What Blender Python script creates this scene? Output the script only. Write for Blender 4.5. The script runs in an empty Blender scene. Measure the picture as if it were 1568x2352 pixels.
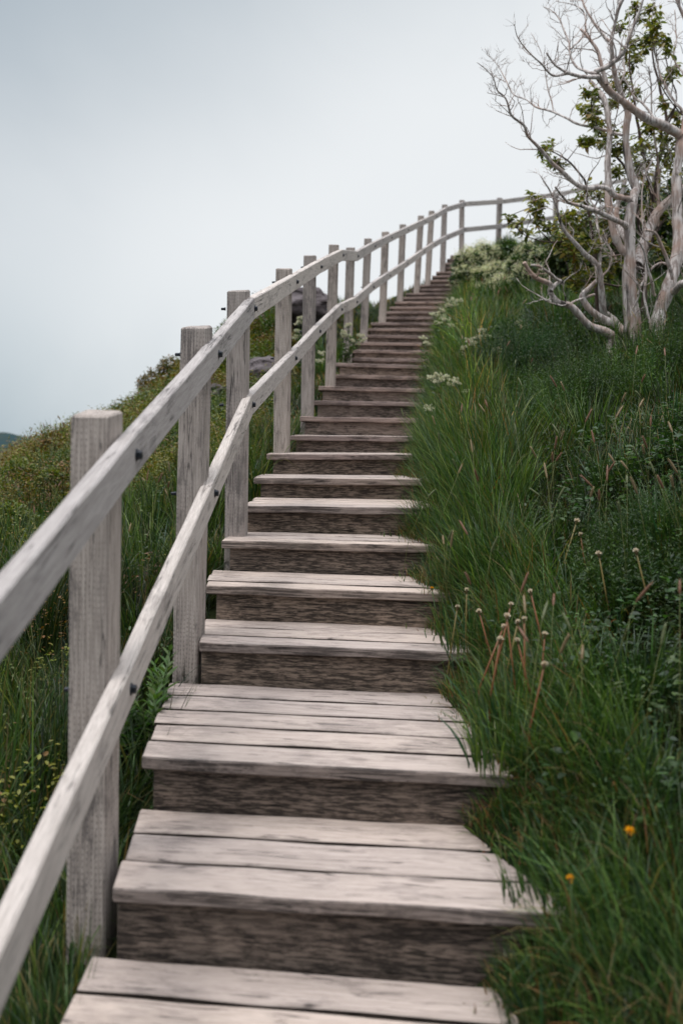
import bpy, bmesh, math, random
import numpy as np
from mathutils import Vector, Matrix, noise as mnoise
random.seed(7); RNG = np.random.default_rng(11)
R = math.radians
sc = bpy.context.scene
col = sc.collection
# ------------------------------------------------------------------ camera
F = 2287.0; CX = 784.0; HZ = 1000.0          # focal length / centre / eye level on a 1568 x 2352 sheet
cam_d = bpy.data.cameras.new('camera'); cam = bpy.data.objects.new('camera', cam_d); col.objects.link(cam)
cam.rotation_euler = (R(90), 0, 0)
cam_d.sensor_fit = 'VERTICAL'; cam_d.sensor_height = 36; cam_d.lens = 35
cam_d.shift_y = -(1176 - HZ) / 2352
cam_d.clip_start = 0.05; cam_d.clip_end = 30000
cam_d.dof.use_dof = True; cam_d.dof.focus_distance = 4.2; cam_d.dof.aperture_fstop = 2.8
sc.camera = cam
sc.view_settings.view_transform = 'Standard'; sc.view_settings.look = 'None'
sc.view_settings.exposure = 0.0; sc.view_settings.gamma = 1
SUN_EL, SUN_AZ = 64, 235     # azimuth of the sun, clockwise from +Y
# ------------------------------------------------------------------ overcast sky
w = bpy.data.worlds.new('World'); sc.world = w; w.use_nodes = True
nt = w.node_tree; nt.nodes.clear()
def N(nt, t, **k):
    n = nt.nodes.new(t)
    for a, b in k.items():
        if a.startswith('i_'):
            key = a[2:]; key = int(key) if key.isdigit() else key.replace('_', ' ')
            n.inputs[key].default_value = b
        else: setattr(n, a, b)
    return n
def mathn(nt, op, a, b=None, c=None, clamp=False):
    n = nt.nodes.new('ShaderNodeMath'); n.operation = op; n.use_clamp = clamp
    for i, v in enumerate((a, b, c)):
        if v is None: continue
        if isinstance(v, (int, float)): n.inputs[i].default_value = v
        else: nt.links.new(v, n.inputs[i])
    return n.outputs[0]
def mrange(nt, v, a, b, c=0.0, d=1.0, smooth=True):
    n = nt.nodes.new('ShaderNodeMapRange'); n.interpolation_type = 'SMOOTHSTEP' if smooth else 'LINEAR'
    nt.links.new(v, n.inputs[0]); n.inputs[1].default_value = a; n.inputs[2].default_value = b
    n.inputs[3].default_value = c; n.inputs[4].default_value = d
    return n.outputs[0]
def mixc(nt, f, a, b, blend='MIX'):
    n = nt.nodes.new('ShaderNodeMix'); n.data_type = 'RGBA'; n.blend_type = blend
    for i, v in ((0, f), (6, a), (7, b)):
        if isinstance(v, (int, float)): n.inputs[i].default_value = v
        elif isinstance(v, tuple): n.inputs[i].default_value = (*v, 1) if len(v) == 3 else v
        else: nt.links.new(v, n.inputs[i])
    return n.outputs[2]
tc = N(nt, 'ShaderNodeTexCoord'); sep = N(nt, 'ShaderNodeSeparateXYZ'); nt.links.new(tc.outputs['Generated'], sep.inputs[0])
X, Y, Z = sep.outputs
az = mathn(nt, 'ARCTAN2', X, Y); el = mathn(nt, 'ARCSINE', Z)
cl = N(nt, 'ShaderNodeTexNoise', i_Scale=2.6, i_Detail=5.0, i_Roughness=.5, i_Distortion=.6)
nt.links.new(tc.outputs['Generated'], cl.inputs['Vector'])
wob = mathn(nt, 'MULTIPLY', mathn(nt, 'SUBTRACT', cl.outputs[0], .5), .22)
# thin bright cloud in front, heavier and bluer cloud above and low to the left
d1 = mathn(nt, 'ADD', mathn(nt, 'ADD', el, mathn(nt, 'MULTIPLY', az, -.45)), wob)
thick_top = mrange(nt, d1, .22, .64)
low = mathn(nt, 'MULTIPLY', mrange(nt, mathn(nt, 'ADD', az, wob), -.05, -.42), mrange(nt, el, .26, -.03))
c = mixc(nt, thick_top, (.89, .92, .94), (.44, .51, .57))
c = mixc(nt, low, c, (.36, .46, .525))
c = mixc(nt, mathn(nt, 'MULTIPLY', mrange(nt, Y, .62, .1), .55), c, (.22, .24, .26))      # added dimming of the unseen sky at sides and rear, darkens side faces
c = mixc(nt, mrange(nt, el, .50, 1.1), c, (2.75, 2.87, 3.05))           # overcast sky is brightest overhead
sky = N(nt, 'ShaderNodeTexSky', sky_type='NISHITA', sun_disc=False, sun_elevation=R(SUN_EL), sun_rotation=R(SUN_AZ))
bg1 = N(nt, 'ShaderNodeBackground', i_Strength=.05); nt.links.new(sky.outputs[0], bg1.inputs[0])
bg2 = N(nt, 'ShaderNodeBackground', i_Strength=1.0); nt.links.new(c, bg2.inputs[0])
mx = N(nt, 'ShaderNodeMixShader', i_Fac=.93); nt.links.new(bg1.outputs[0], mx.inputs[1]); nt.links.new(bg2.outputs[0], mx.inputs[2])
out = N(nt, 'ShaderNodeOutputWorld'); nt.links.new(mx.outputs[0], out.inputs[0])
sun_d = bpy.data.lights.new('sun', 'SUN'); sun_d.energy = 1.5; sun_d.angle = R(22); sun_d.color = (1, .95, .9)
sun = bpy.data.objects.new('sun', sun_d); col.objects.link(sun)
sun.rotation_euler = Vector((-math.sin(R(SUN_AZ))*math.cos(R(SUN_EL)), -math.cos(R(SUN_AZ))*math.cos(R(SUN_EL)), -math.sin(R(SUN_EL)))).to_track_quat('-Z', 'Y').to_euler()
# ------------------------------------------------------------------ helpers
def P(px, py, y):                      # a point y metres ahead of the eye
    return Vector(((px-CX)/F*y, y, (HZ-py)/F*y))
def tag(o, label=None, cat=None, group=None, kind=None):
    if label: o['label'] = label
    if cat: o['category'] = cat
    if group: o['group'] = group
    if kind: o['kind'] = kind
    return o
def empty(name, loc, label, cat, group=None):
    o = bpy.data.objects.new(name, None); col.objects.link(o); o.location = loc; o.empty_display_size = .1
    return tag(o, label, cat, group)
def link_mesh(name, me, mat, parent=None, mw=None, loc=None):
    o = bpy.data.objects.new(name, me); col.objects.link(o)
    if mat: me.materials.append(mat)
    if parent is not None:
        o.parent = parent; o.matrix_parent_inverse = Matrix.Identity(4)
        o.matrix_basis = parent_world(parent).inverted() @ (mw or Matrix.Identity(4))
    elif mw: o.matrix_basis = mw
    return o
def parent_world(o):
    m = o.matrix_basis.copy() if not (o.type == 'EMPTY' and o.parent is None) else Matrix.Translation(o.location) @ o.rotation_euler.to_matrix().to_4x4()
    p = o.parent
    while p is not None:
        m = (Matrix.Translation(p.location) @ p.rotation_euler.to_matrix().to_4x4() if p.type == 'EMPTY' else p.matrix_basis) @ m
        p = p.parent
    return m
def np_mesh(name, verts, quads=None, tris=None, cols=None, smooth=False):
    """mesh from numpy arrays; quads (n,4), tris (m,3); cols (nverts,3)"""
    me = bpy.data.meshes.new(name)
    verts = np.asarray(verts, dtype=np.float32)
    nq = 0 if quads is None else len(quads); ntr = 0 if tris is None else len(tris)
    idx = []; starts = []
    if nq: idx.append(np.asarray(quads, dtype=np.int32).ravel()); starts.append(np.arange(nq, dtype=np.int32)*4)
    if ntr: idx.append(np.asarray(tris, dtype=np.int32).ravel()); starts.append(np.arange(ntr, dtype=np.int32)*3 + nq*4)
    idx = np.concatenate(idx); starts = np.concatenate(starts)
    me.vertices.add(len(verts)); me.vertices.foreach_set('co', verts.ravel())
    me.loops.add(len(idx)); me.loops.foreach_set('vertex_index', idx)
    me.polygons.add(nq+ntr); me.polygons.foreach_set('loop_start', starts)
    if smooth: me.polygons.foreach_set('use_smooth', np.ones(nq+ntr, dtype=bool))
    me.update(calc_edges=True)
    if cols is not None:
        a = me.color_attributes.new('Col', 'FLOAT_COLOR', 'POINT')
        cc = np.ones((len(verts), 4), dtype=np.float32); cc[:, :3] = cols
        a.data.foreach_set('color', cc.ravel())
    return me
def unit(a): return a/np.maximum(np.linalg.norm(a, axis=-1, keepdims=True), 1e-9)
# ------------------------------------------------------------------ materials
def new_mat(name):
    m = bpy.data.materials.new(name); m.use_nodes = True
    b = m.node_tree.nodes['Principled BSDF']; return m, m.node_tree, b
def wood_mat(name, light, dark, stain, stain_amt, axis=0, dots=False, endstain=False, rough=.8, grain=1.0, streak=.5, cross=34, crisp=0):
    m, nt, b = new_mat(name)
    tc = N(nt, 'ShaderNodeTexCoord'); at = N(nt, 'ShaderNodeAttribute', attribute_name='Var')
    off = N(nt, 'ShaderNodeVectorMath', operation='MULTIPLY_ADD'); nt.links.new(at.outputs['Color'], off.inputs[0])
    off.inputs[1].default_value = (13, 17, 19); nt.links.new(tc.outputs['Object'], off.inputs[2])
    def tex(scale, stretch, detail=6, rough=.6, dist=0.0):
        mp = N(nt, 'ShaderNodeMapping'); s = [stretch]*3; s[axis] = 1
        mp.inputs['Scale'].default_value = s; nt.links.new(off.outputs[0], mp.inputs[0])
        t = N(nt, 'ShaderNodeTexNoise', i_Scale=scale, i_Detail=detail, i_Roughness=rough, i_Distortion=dist)
        nt.links.new(mp.outputs[0], t.inputs['Vector']); return t.outputs[0]
    fine = tex(7.0*grain, cross, 8, .7, .25)
    mid = tex(2.4, 16, 5, .6, .8)
    blot = tex(6.0, 2.6 if not crisp else 1.9, 9, .72, .4*crisp)
    big = tex(1.6, 1.6, 3, .5)
    f1 = mrange(nt, fine, .42 if not crisp else .40, .58 if not crisp else .60)
    c = mixc(nt, f1, dark, light)
    c = mixc(nt, mathn(nt, 'MULTIPLY', mrange(nt, mid, .45, .68), streak), c, tuple(.75*a for a in dark))
    bw = mathn(nt, 'ADD', mathn(nt, 'MULTIPLY', blot, .65), mathn(nt, 'MULTIPLY', big, .45))
    st = mrange(nt, bw, .60-.17*stain_amt, .67-.15*stain_amt)
    if endstain:      # weathered, darker end of the planks
        sp = N(nt, 'ShaderNodeSeparateXYZ'); nt.links.new(tc.outputs['Object'], sp.inputs[0])
        e = mrange(nt, sp.outputs[0], .42, .0)
        e = mathn(nt, 'MULTIPLY', e, mrange(nt, mathn(nt, 'ADD', mathn(nt, 'MULTIPLY', fine, .55), mathn(nt, 'MULTIPLY', blot, .5)), .47, .56))
        st = mathn(nt, 'MAXIMUM', mathn(nt, 'MULTIPLY', st, .55), mathn(nt, 'MULTIPLY', e, .95))
    c = mixc(nt, mathn(nt, 'MULTIPLY', mathn(nt, 'MULTIPLY', st, .8), mrange(nt, fine, .60, .42, .25, 1)), c, stain)
    crk = tex(1.3, 26, 3, .5, .4)
    ck = mathn(nt, 'MULTIPLY', mrange(nt, mathn(nt, 'ABSOLUTE', mathn(nt, 'SUBTRACT', crk, .5)), .016, .004), mrange(nt, blot, .42, .56))
    c = mixc(nt, mathn(nt, 'MULTIPLY', ck, .8), c, tuple(.35*a for a in stain))
    mpk = N(nt, 'ShaderNodeMapping'); sk_ = [2.6]*3; sk_[axis] = 1; mpk.inputs['Scale'].default_value = sk_; nt.links.new(off.outputs[0], mpk.inputs[0])
    vo = N(nt, 'ShaderNodeTexVoronoi', i_Scale=2.3, i_Randomness=1.0); nt.links.new(mpk.outputs[0], vo.inputs['Vector'])
    kd = mathn(nt, 'ADD', vo.outputs['Distance'], mathn(nt, 'MULTIPLY', mathn(nt, 'SUBTRACT', blot, .5), .06))
    c = mixc(nt, mathn(nt, 'MULTIPLY', mrange(nt, kd, .085, .045), .75), c, tuple(.45*a+.3*b for a, b in zip(dark, stain)))
    vv = N(nt, 'ShaderNodeSeparateColor'); nt.links.new(at.outputs['Color'], vv.inputs[0])
    c = mixc(nt, 1.0, c, mixc(nt, vv.outputs[0], (.82, .82, .84), (1.08, 1.05, 1.02)), 'MULTIPLY')
    h = mathn(nt, 'ADD', mathn(nt, 'MULTIPLY', fine, 1.0), mathn(nt, 'MULTIPLY', mid, .6))
    if dots:          # rows of short treatment incisions
        sp = N(nt, 'ShaderNodeSeparateXYZ'); nt.links.new(tc.outputs['Object'], sp.inputs[0])
        ax = 'XYZ'.index('Z') if axis == 2 else 0
        zc = sp.outputs[ax]; oth = mathn(nt, 'ADD', sp.outputs[0 if axis == 2 else 2], sp.outputs[1])
        zr = mathn(nt, 'MULTIPLY', zc, 70.0); row = mathn(nt, 'FLOOR', mathn(nt, 'MULTIPLY', oth, 95.0))
        zf = mathn(nt, 'FRACT', mathn(nt, 'ADD', zr, mathn(nt, 'MULTIPLY', mathn(nt, 'FRACT', mathn(nt, 'MULTIPLY', mathn(nt, 'SINE', mathn(nt, 'MULTIPLY', row, 12.99)), 437.5)), .4)))
        of = mathn(nt, 'FRACT', mathn(nt, 'MULTIPLY', oth, 95.0))
        dz = mrange(nt, mathn(nt, 'ABSOLUTE', mathn(nt, 'SUBTRACT', zf, .5)), .24, .16)
        do = mrange(nt, mathn(nt, 'ABSOLUTE', mathn(nt, 'SUBTRACT', of, .5)), .2, .08)
        dd = mathn(nt, 'MULTIPLY', mathn(nt, 'MULTIPLY', dz, do), mrange(nt, big, .38, .62, .1, 1))
        c = mixc(nt, mathn(nt, 'MULTIPLY', dd, .5), c, (.13, .115, .115))
        h = mathn(nt, 'SUBTRACT', h, mathn(nt, 'MULTIPLY', dd, .8))
    nt.links.new(c, b.inputs['Base Color']); b.inputs['Roughness'].default_value = rough
    b.inputs['Specular IOR Level'].default_value = .25
    bp = N(nt, 'ShaderNodeBump', i_Strength=.55, i_Distance=.004); nt.links.new(h, bp.inputs['Height'])
    nt.links.new(bp.outputs[0], b.inputs['Normal'])
    return m
M = {}
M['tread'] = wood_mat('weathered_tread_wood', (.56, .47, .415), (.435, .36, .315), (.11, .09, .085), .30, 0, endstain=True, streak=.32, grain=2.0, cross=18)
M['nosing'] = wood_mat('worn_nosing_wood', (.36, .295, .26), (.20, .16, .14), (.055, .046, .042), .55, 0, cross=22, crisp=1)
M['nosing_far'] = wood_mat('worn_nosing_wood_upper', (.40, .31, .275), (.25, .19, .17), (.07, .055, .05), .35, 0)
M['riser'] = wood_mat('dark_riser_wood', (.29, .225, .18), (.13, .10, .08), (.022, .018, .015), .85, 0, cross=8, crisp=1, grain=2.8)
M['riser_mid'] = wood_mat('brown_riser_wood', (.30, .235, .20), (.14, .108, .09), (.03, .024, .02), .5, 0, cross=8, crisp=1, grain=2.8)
M['post'] = wood_mat('grey_post_wood', (.46, .405, .37), (.31, .27, .245), (.12, .105, .10), .18, 2, dots=True, streak=.35)
M['rail'] = wood_mat('grey_rail_wood', (.55, .505, .475), (.40, .36, .335), (.21, .19, .18), .12, 0, streak=.3, grain=1.6)
def simple_mat(name, colr, rough=.6, metal=0, nscale=None, colr2=None, spec=.4, bump=0):
    m, nt, b = new_mat(name)
    if nscale:
        tc = N(nt, 'ShaderNodeTexCoord'); t = N(nt, 'ShaderNodeTexNoise', i_Scale=nscale, i_Detail=6.0, i_Roughness=.6)
        nt.links.new(tc.outputs['Object'], t.inputs['Vector'])
        nt.links.new(mixc(nt, mrange(nt, t.outputs[0], .35, .65), colr, colr2), b.inputs['Base Color'])
        if bump:
            bp = N(nt, 'ShaderNodeBump', i_Strength=bump, i_Distance=.02); nt.links.new(t.outputs[0], bp.inputs['Height']); nt.links.new(bp.outputs[0], b.inputs['Normal'])
    else: b.inputs['Base Color'].default_value = (*colr, 1)
    b.inputs['Roughness'].default_value = rough; b.inputs['Metallic'].default_value = metal; b.inputs['Specular IOR Level'].default_value = spec
    return m
M['bolt'] = simple_mat('black_bolt_steel', (.02, .025, .03), .45, .7, 60, (.05, .05, .06))
M['joint'] = simple_mat('gap_shade_plank_edge', (.030, .024, .020), .9, 0, 30, (.06, .048, .04), .1)  # shade of the plank gaps put into the colour of the board edges
def leaf_mat(name, rough=.55, trans=.35, spec=.25, gain=1.0, tint=(1.1, 1.25, .6)):
    m, nt, b = new_mat(name); at = N(nt, 'ShaderNodeAttribute', attribute_name='Col')
    c = at.outputs['Color']
    if gain != 1: c = mixc(nt, 1.0, c, (gain,)*3, 'MULTIPLY')
    nt.links.new(c, b.inputs['Base Color']); b.inputs['Roughness'].default_value = rough; b.inputs['Specular IOR Level'].default_value = spec
    tr = N(nt, 'ShaderNodeBsdfTranslucent'); nt.links.new(mixc(nt, 1.0, c, tint, 'MULTIPLY'), tr.inputs[0])
    mx = N(nt, 'ShaderNodeMixShader', i_Fac=trans); nt.links.new(b.outputs[0], mx.inputs[1]); nt.links.new(tr.outputs[0], mx.inputs[2])
    nt.links.new(mx.outputs[0], nt.nodes['Material Output'].inputs[0]); return m
M['grass'] = leaf_mat('grass_blades', .42, .32, .35)
M['leaf'] = leaf_mat('leaves', .4, .3, .4)
M['petal'] = leaf_mat('petals', .7, .35, .2, tint=(1, 1, .95))
def bark_mat(name, a, b_, c_):
    m, nt, b = new_mat(name); tc = N(nt, 'ShaderNodeTexCoord')
    mp = N(nt, 'ShaderNodeMapping'); mp.inputs['Scale'].default_value = (1, 1, .13); nt.links.new(tc.outputs['Object'], mp.inputs[0])
    t = N(nt, 'ShaderNodeTexNoise', i_Scale=48.0, i_Detail=8.0, i_Roughness=.62, i_Distortion=.5); nt.links.new(mp.outputs[0], t.inputs['Vector'])
    t2 = N(nt, 'ShaderNodeTexNoise', i_Scale=5.0, i_Detail=4.0); nt.links.new(tc.outputs['Object'], t2.inputs['Vector'])
    t3 = N(nt, 'ShaderNodeTexNoise', i_Scale=14.0, i_Detail=5.0); nt.links.new(mp.outputs[0], t3.inputs['Vector'])
    c = mixc(nt, mrange(nt, t.outputs[0], .42, .58), b_, a)
    c = mixc(nt, mathn(nt, 'MULTIPLY', mrange(nt, t2.outputs[0], .46, .66), .75), c, c_)
    c = mixc(nt, mrange(nt, t3.outputs[0], .36, .30), c, tuple(.25*v for v in b_))
    nt.links.new(c, b.inputs['Base Color']); b.inputs['Roughness'].default_value = .8; b.inputs['Specular IOR Level'].default_value = .2
    bp = N(nt, 'ShaderNodeBump', i_Strength=.7, i_Distance=.006); nt.links.new(t.outputs[0], bp.inputs['Height']); nt.links.new(bp.outputs[0], b.inputs['Normal'])
    return m
M['deadwood'] = bark_mat('bleached_deadwood', (.64, .58, .55), (.29, .24, .22), (.42, .28, .22))
M['darkbark'] = bark_mat('dark_bark', (.11, .075, .06), (.055, .038, .032), (.09, .07, .06))
M['rock'] = simple_mat('grey_purple_rock', (.13, .11, .115), .85, 0, 5.0, (.06, .048, .048), .2, .8)
M['soil'] = simple_mat('dark_turf_soil', (.010, .017, .007), 1.0, 0, 3.0, (.02, .026, .010), .05, .6)
M['sea'] = simple_mat('sea_water', (.05, .08, .09), .25, 0, .05, (.06, .09, .10), .5)
M['headland'] = simple_mat('far_conifer_land', (.028, .055, .062), 1, 0, .05, (.04, .052, .045), .05)
# ------------------------------------------------------------------ step table: (left px, front-top py, distance)
Tpx = [(205, 2400, 1.66), (257, 2045, 2.05), (325, 1743, 2.47), (457, 1477, 3.20), (473, 1346, 3.60), (507, 1241.5, 4.0), (557, 1161, 4.36),
 (582, 1097.5, 4.9), (612, 1042, 5.4), (666, 999.6, 5.95), (688, 957, 6.5), (718, 919.8, 7.05), (731, 887, 7.6), (749, 859, 8.1),
 (771.4, 833, 8.6), (790, 821, 9.1), (805.6, 803, 9.6), (814, 785.4, 10.2), (825, 768, 10.8), (843, 753.4, 11.3), (851.5, 740.7, 11.8),
 (867.8, 727.5, 12.3), (884.6, 714.8, 12.8), (894, 704, 13.25), (906, 692.7, 13.7), (921.8, 682.4, 14.15), (931.4, 673, 14.6),
 (944.6, 663.9, 15.05), (961.4, 654, 15.55), (986.6, 642.8, 16.0), (992, 633, 16.45), (1001, 623.6, 16.9), (1011.8, 614, 17.35),
 (1021, 603.4, 17.85), (1026, 594, 18.3), (1034, 586, 18.75)]
T = [P(a, b, c) for a, b, c in Tpx]
T[0].z = -1.080; T[0].x = -.516
W_ST = 1.02
n_lo = 4
lowT = [Vector((T[0].x+.0*k, T[0].y-.42*(k+1), T[0].z-.135*(k+1))) for k in range(n_lo)][::-1]
ALL = lowT + T
ty = np.array([p.y for p in ALL]); txl = np.array([p.x for p in ALL]); tz = np.array([p.z for p in ALL])
def sm(a, b, v):
    t = np.clip((v-a)/(b-a), 0, 1); return t*t*(3-2*t)
def stair_l(y):
    v = np.interp(y, ty, txl)
    return np.where(y > ty[-1], txl[-1] + (y-ty[-1])*.35, v)
def stair_z(y):
    v = np.interp(y, ty, tz)
    v = np.where(y < ty[0], tz[0] + (y-ty[0])*.28, v)
    return np.where(y > ty[-1], tz[-1] + (y-ty[-1])*.2, v)
def vnoise(x, y, s, seed=0):
    # cheap smooth value noise
    x = np.asarray(x, float)*s + seed*17.3; y = np.asarray(y, float)*s + seed*7.9
    xi = np.floor(x); yi = np.floor(y); fx = x-xi; fy = y-yi
    def h(a, b):
        v = np.sin(a*127.1 + b*311.7 + seed*3.1)*43758.5453; return v-np.floor(v)
    ux = fx*fx*(3-2*fx); uy = fy*fy*(3-2*fy)
    return (h(xi, yi)*(1-ux)+h(xi+1, yi)*ux)*(1-uy) + (h(xi, yi+1)*(1-ux)+h(xi+1, yi+1)*ux)*uy
def ray_y(px, py, h, y0=2.0, y1=14):
    ys = np.arange(y0, y1, .04); d = (HZ-py)/F*ys - ground((px-CX)/F*ys, ys)
    k = np.nonzero(d <= h)[0]
    return float(ys[k[0]]) if len(k) else y1
def ground(x, y):
    x = np.asarray(x, float); y = np.asarray(y, float)
    xl = stair_l(y); xr = xl + W_ST; zs = stair_z(y)
    dr = x-xr; dl = xl-x
    g = zs - .27
    g = g + .29*sm(-.46, -.02, dr) + .34*2.6*(1-np.exp(-np.maximum(dr, 0)/2.6))
    g = g - .30*np.maximum(dl-.1, 0)*(1+0*dl) - .0*dl
    # shoulder of turf close by on the right, shallow swale behind it
    g = g + .16*np.exp(-(((x-1.55)/.55)**2 + ((y-3.4)/.9)**2)) - .10*np.exp(-(((x-1.2)/.5)**2 + ((y-5.0)/.8)**2))
    g = g + .56*np.exp(-((y-13.0)/2.6)**2)*sm(.1, 1.1, dl)*sm(-2.6, -.7, x)
    yc = 15 + 1.3*x + .5*np.sin(x*1.3)
    t = np.maximum(y-yc, 0); g = g - (.36*t + .03*np.minimum(t, 20)**2*np.minimum(1, t))*sm(0, 1.2, t)
    g = g - .25*np.minimum(np.maximum(-x-2.6, 0), 4)**1.3*sm(5, 8, y)
    g = g - .05*np.maximum(-x-6, 0)**2*.6 - .02*np.maximum(x-14, 0)**2 - .02*np.maximum(-3-y, 0)**1.5
    am = sm(.0, .5, np.maximum(dr, dl))
    g = g + am*((vnoise(x, y, 1.3, 1)-.5)*.14 + (vnoise(x, y, .45, 2)-.5)*.25*sm(.3, 2.5, np.maximum(dr, dl)))
    return g
def nonuni(a, b, c, d, n1, n2, n3):
    return np.concatenate([a+(b-a)*(1-np.linspace(1, 0, n1, endpoint=False)**2), np.linspace(b, c, n2, endpoint=False), c+(d-c)*np.linspace(0, 1, n3)**2])
gx = nonuni(-90, -6, 9, 70, 30, 150, 24); gy = nonuni(-60, -2, 26, 95, 24, 230, 24)
GX, GY = np.meshgrid(gx, gy); GZ = np.maximum(ground(GX, GY), -64)
nx, ny = len(gx), len(gy)
idx = np.arange(nx*ny).reshape(ny, nx)
q = np.stack([idx[:-1, :-1], idx[:-1, 1:], idx[1:, 1:], idx[1:, :-1]], -1).reshape(-1, 4)
tag(link_mesh('ground', np_mesh('ground', np.stack([GX, GY, GZ], -1).reshape(-1, 3), q, smooth=True), M['soil']), kind='structure')
# sea and headland
me = np_mesh('sea', [(-15000, -15000, -60), (15000, -15000, -60), (15000, 15000, -60), (-15000, 15000, -60)], [(0, 1, 2, 3)])
tag(link_mesh('water', me, M['sea']), kind='structure')
hx = np.linspace(-900, -268, 90); rows = []
for k, (yy, f) in enumerate(((880, 0), (900, .55), (930, .85), (980, 1), (1150, .8), (1400, 0))):
    hh = 64*f*(1+.05*np.sin(hx*.02)) * np.clip((-268-hx)/60, 0, 1)**.5 + 4*(vnoise(hx, hx*0+yy, .05, 3)-.5)*f
    rows.append(np.stack([hx, hx*0+yy, -61+hh], -1))
V = np.concatenate(rows); idx = np.arange(len(V)).reshape(len(rows), -1)
q = np.stack([idx[:-1, :-1], idx[:-1, 1:], idx[1:, 1:], idx[1:, :-1]], -1).reshape(-1, 4)
tag(link_mesh('hills', np_mesh('headland', V, q, smooth=True), M['headland']), kind='structure')
# ------------------------------------------------------------------ boards
class Boards:
    """bevelled, slightly wavy boards collected into one mesh; Var colour holds a random value per board"""
    def __init__(s): s.v = []; s.q = []; s.c = []; s.n = 0; s.m = []
    def board(s, x0, x1, y0, y1, z0, z1, seg=14, bev=.004, wav=.0015, var=None, axis=0, taper=None, mats=None):
        # octagonal-ish section (bevelled corners) extruded along axis
        var = var if var is not None else (random.random(), random.random(), random.random())
        b = bev
        L0, L1 = (x0, x1) if axis == 0 else (z0, z1)
        if axis == 0: a0, a1, b0, b1 = y0, y1, z0, z1
        else: a0, a1, b0, b1 = x0, x1, y0, y1
        sec = [(a0+b, b0), (a1-b, b0), (a1, b0+b), (a1, b1-b), (a1-b, b1), (a0+b, b1), (a0, b1-b), (a0, b0+b)]
        ts = [0, b/(abs(L1-L0))] + list(np.linspace(.04, .96, seg)) + [1-b/abs(L1-L0), 1]
        ph = [random.random()*50 for _ in range(3)]
        rings = []
        for i, t in enumerate(ts):
            shr = b if i in (0, len(ts)-1) else 0
            L = L0+(L1-L0)*t; ring = []
            for (p, r_) in sec:
                cp = (a0+a1)/2; cr = (b0+b1)/2
                pp = p + (cp-p)*(shr/abs(a1-a0)*2); rr = r_ + (cr-r_)*(shr/abs(b1-b0)*2)
                pp += wav*1.0*mnoise.noise(Vector((L*4+ph[0], p*9, r_*9))); rr += wav*1.4*mnoise.noise(Vector((L*5+ph[1], p*14+3, r_*14)))
                ring.append((L, pp, rr) if axis == 0 else (pp, rr, L))
            rings.append(ring)
        base = s.n
        for r_ in rings: s.v += r_
        for i in range(len(rings)-1):
            for k in range(8):
                a = base+i*8+k; bq = base+i*8+(k+1) % 8
                s.q.append((a, bq, bq+8, a+8)); s.m.append((mats[k] if mats else 0))
        s.n += len(rings)*8
        for e in (base, base+(len(rings)-1)*8):
            o = [e+k for k in range(8)]
            s.q.append((o[0], o[1], o[2], o[3])); s.q.append((o[0], o[3], o[4], o[7])); s.q.append((o[4], o[5], o[6], o[7])); s.m += [0]*3
        s.c += [var]*(len(rings)*8)
    def build(s, name, mat, parent, mw):
        me = bpy.data.meshes.new(name); me.from_pydata(s.v, [], s.q); me.update()
        bm = bmesh.new(); bm.from_mesh(me); bmesh.ops.recalc_face_normals(bm, faces=bm.faces); bm.to_mesh(me); bm.free()
        a = me.color_attributes.new('Var', 'FLOAT_COLOR', 'POINT')
        a.data.foreach_set('color', np.array([(*c, 1) for c in s.c], dtype=np.float32).ravel())
        mats = mat if isinstance(mat, (list, tuple)) else [mat]
        for m_ in mats[1:] if False else []: pass
        o = link_mesh(name, me, mats[0], parent, mw)
        for m_ in mats[1:]: me.materials.append(m_)
        if len(mats) > 1: me.polygons.foreach_set('material_index', np.array(s.m, dtype=np.int32))
        return o
stairs = empty('wooden_staircase', (0, 1.0, -1.6), 'weathered wooden staircase climbing and bending right up the grassy hill', 'staircase')
TH = .031
def yaw_of(i):
    if i < 8: return [.12, .10, .12, .13, .16, .13, .12, .13][i]
    return .13 + .15*min(1, (i-8)/16)
tilt = {0: .012, 1: .012, 2: .012, 3: .012, 4: .011, 5: .010, 6: .006, 7: .004, 8: .004, 9: .011, 10: .016, 11: .022, 12: .033, 13: .036, 14: .045, 15: .03, 16: .03, 17: .035, 18: .042}
frames = []
for i, p in enumerate(T):
    s = yaw_of(i); tl = tilt.get(i, .03)
    u = Vector((1, -s, -tl)).normalized(); v = Vector((s, 1, 0)); n_ = u.cross(v).normalized(); v = n_.cross(u).normalized()
    mw = Matrix((( u.x, v.x, n_.x, p.x), (u.y, v.y, n_.y, p.y), (u.z, v.z, n_.z, p.z), (0, 0, 0, 1)))
    frames.append(mw)
def step_depth(i):
    if i+1 < len(T): return (T[i+1].y-T[i].y)*.985 + .03
    return .5
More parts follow.
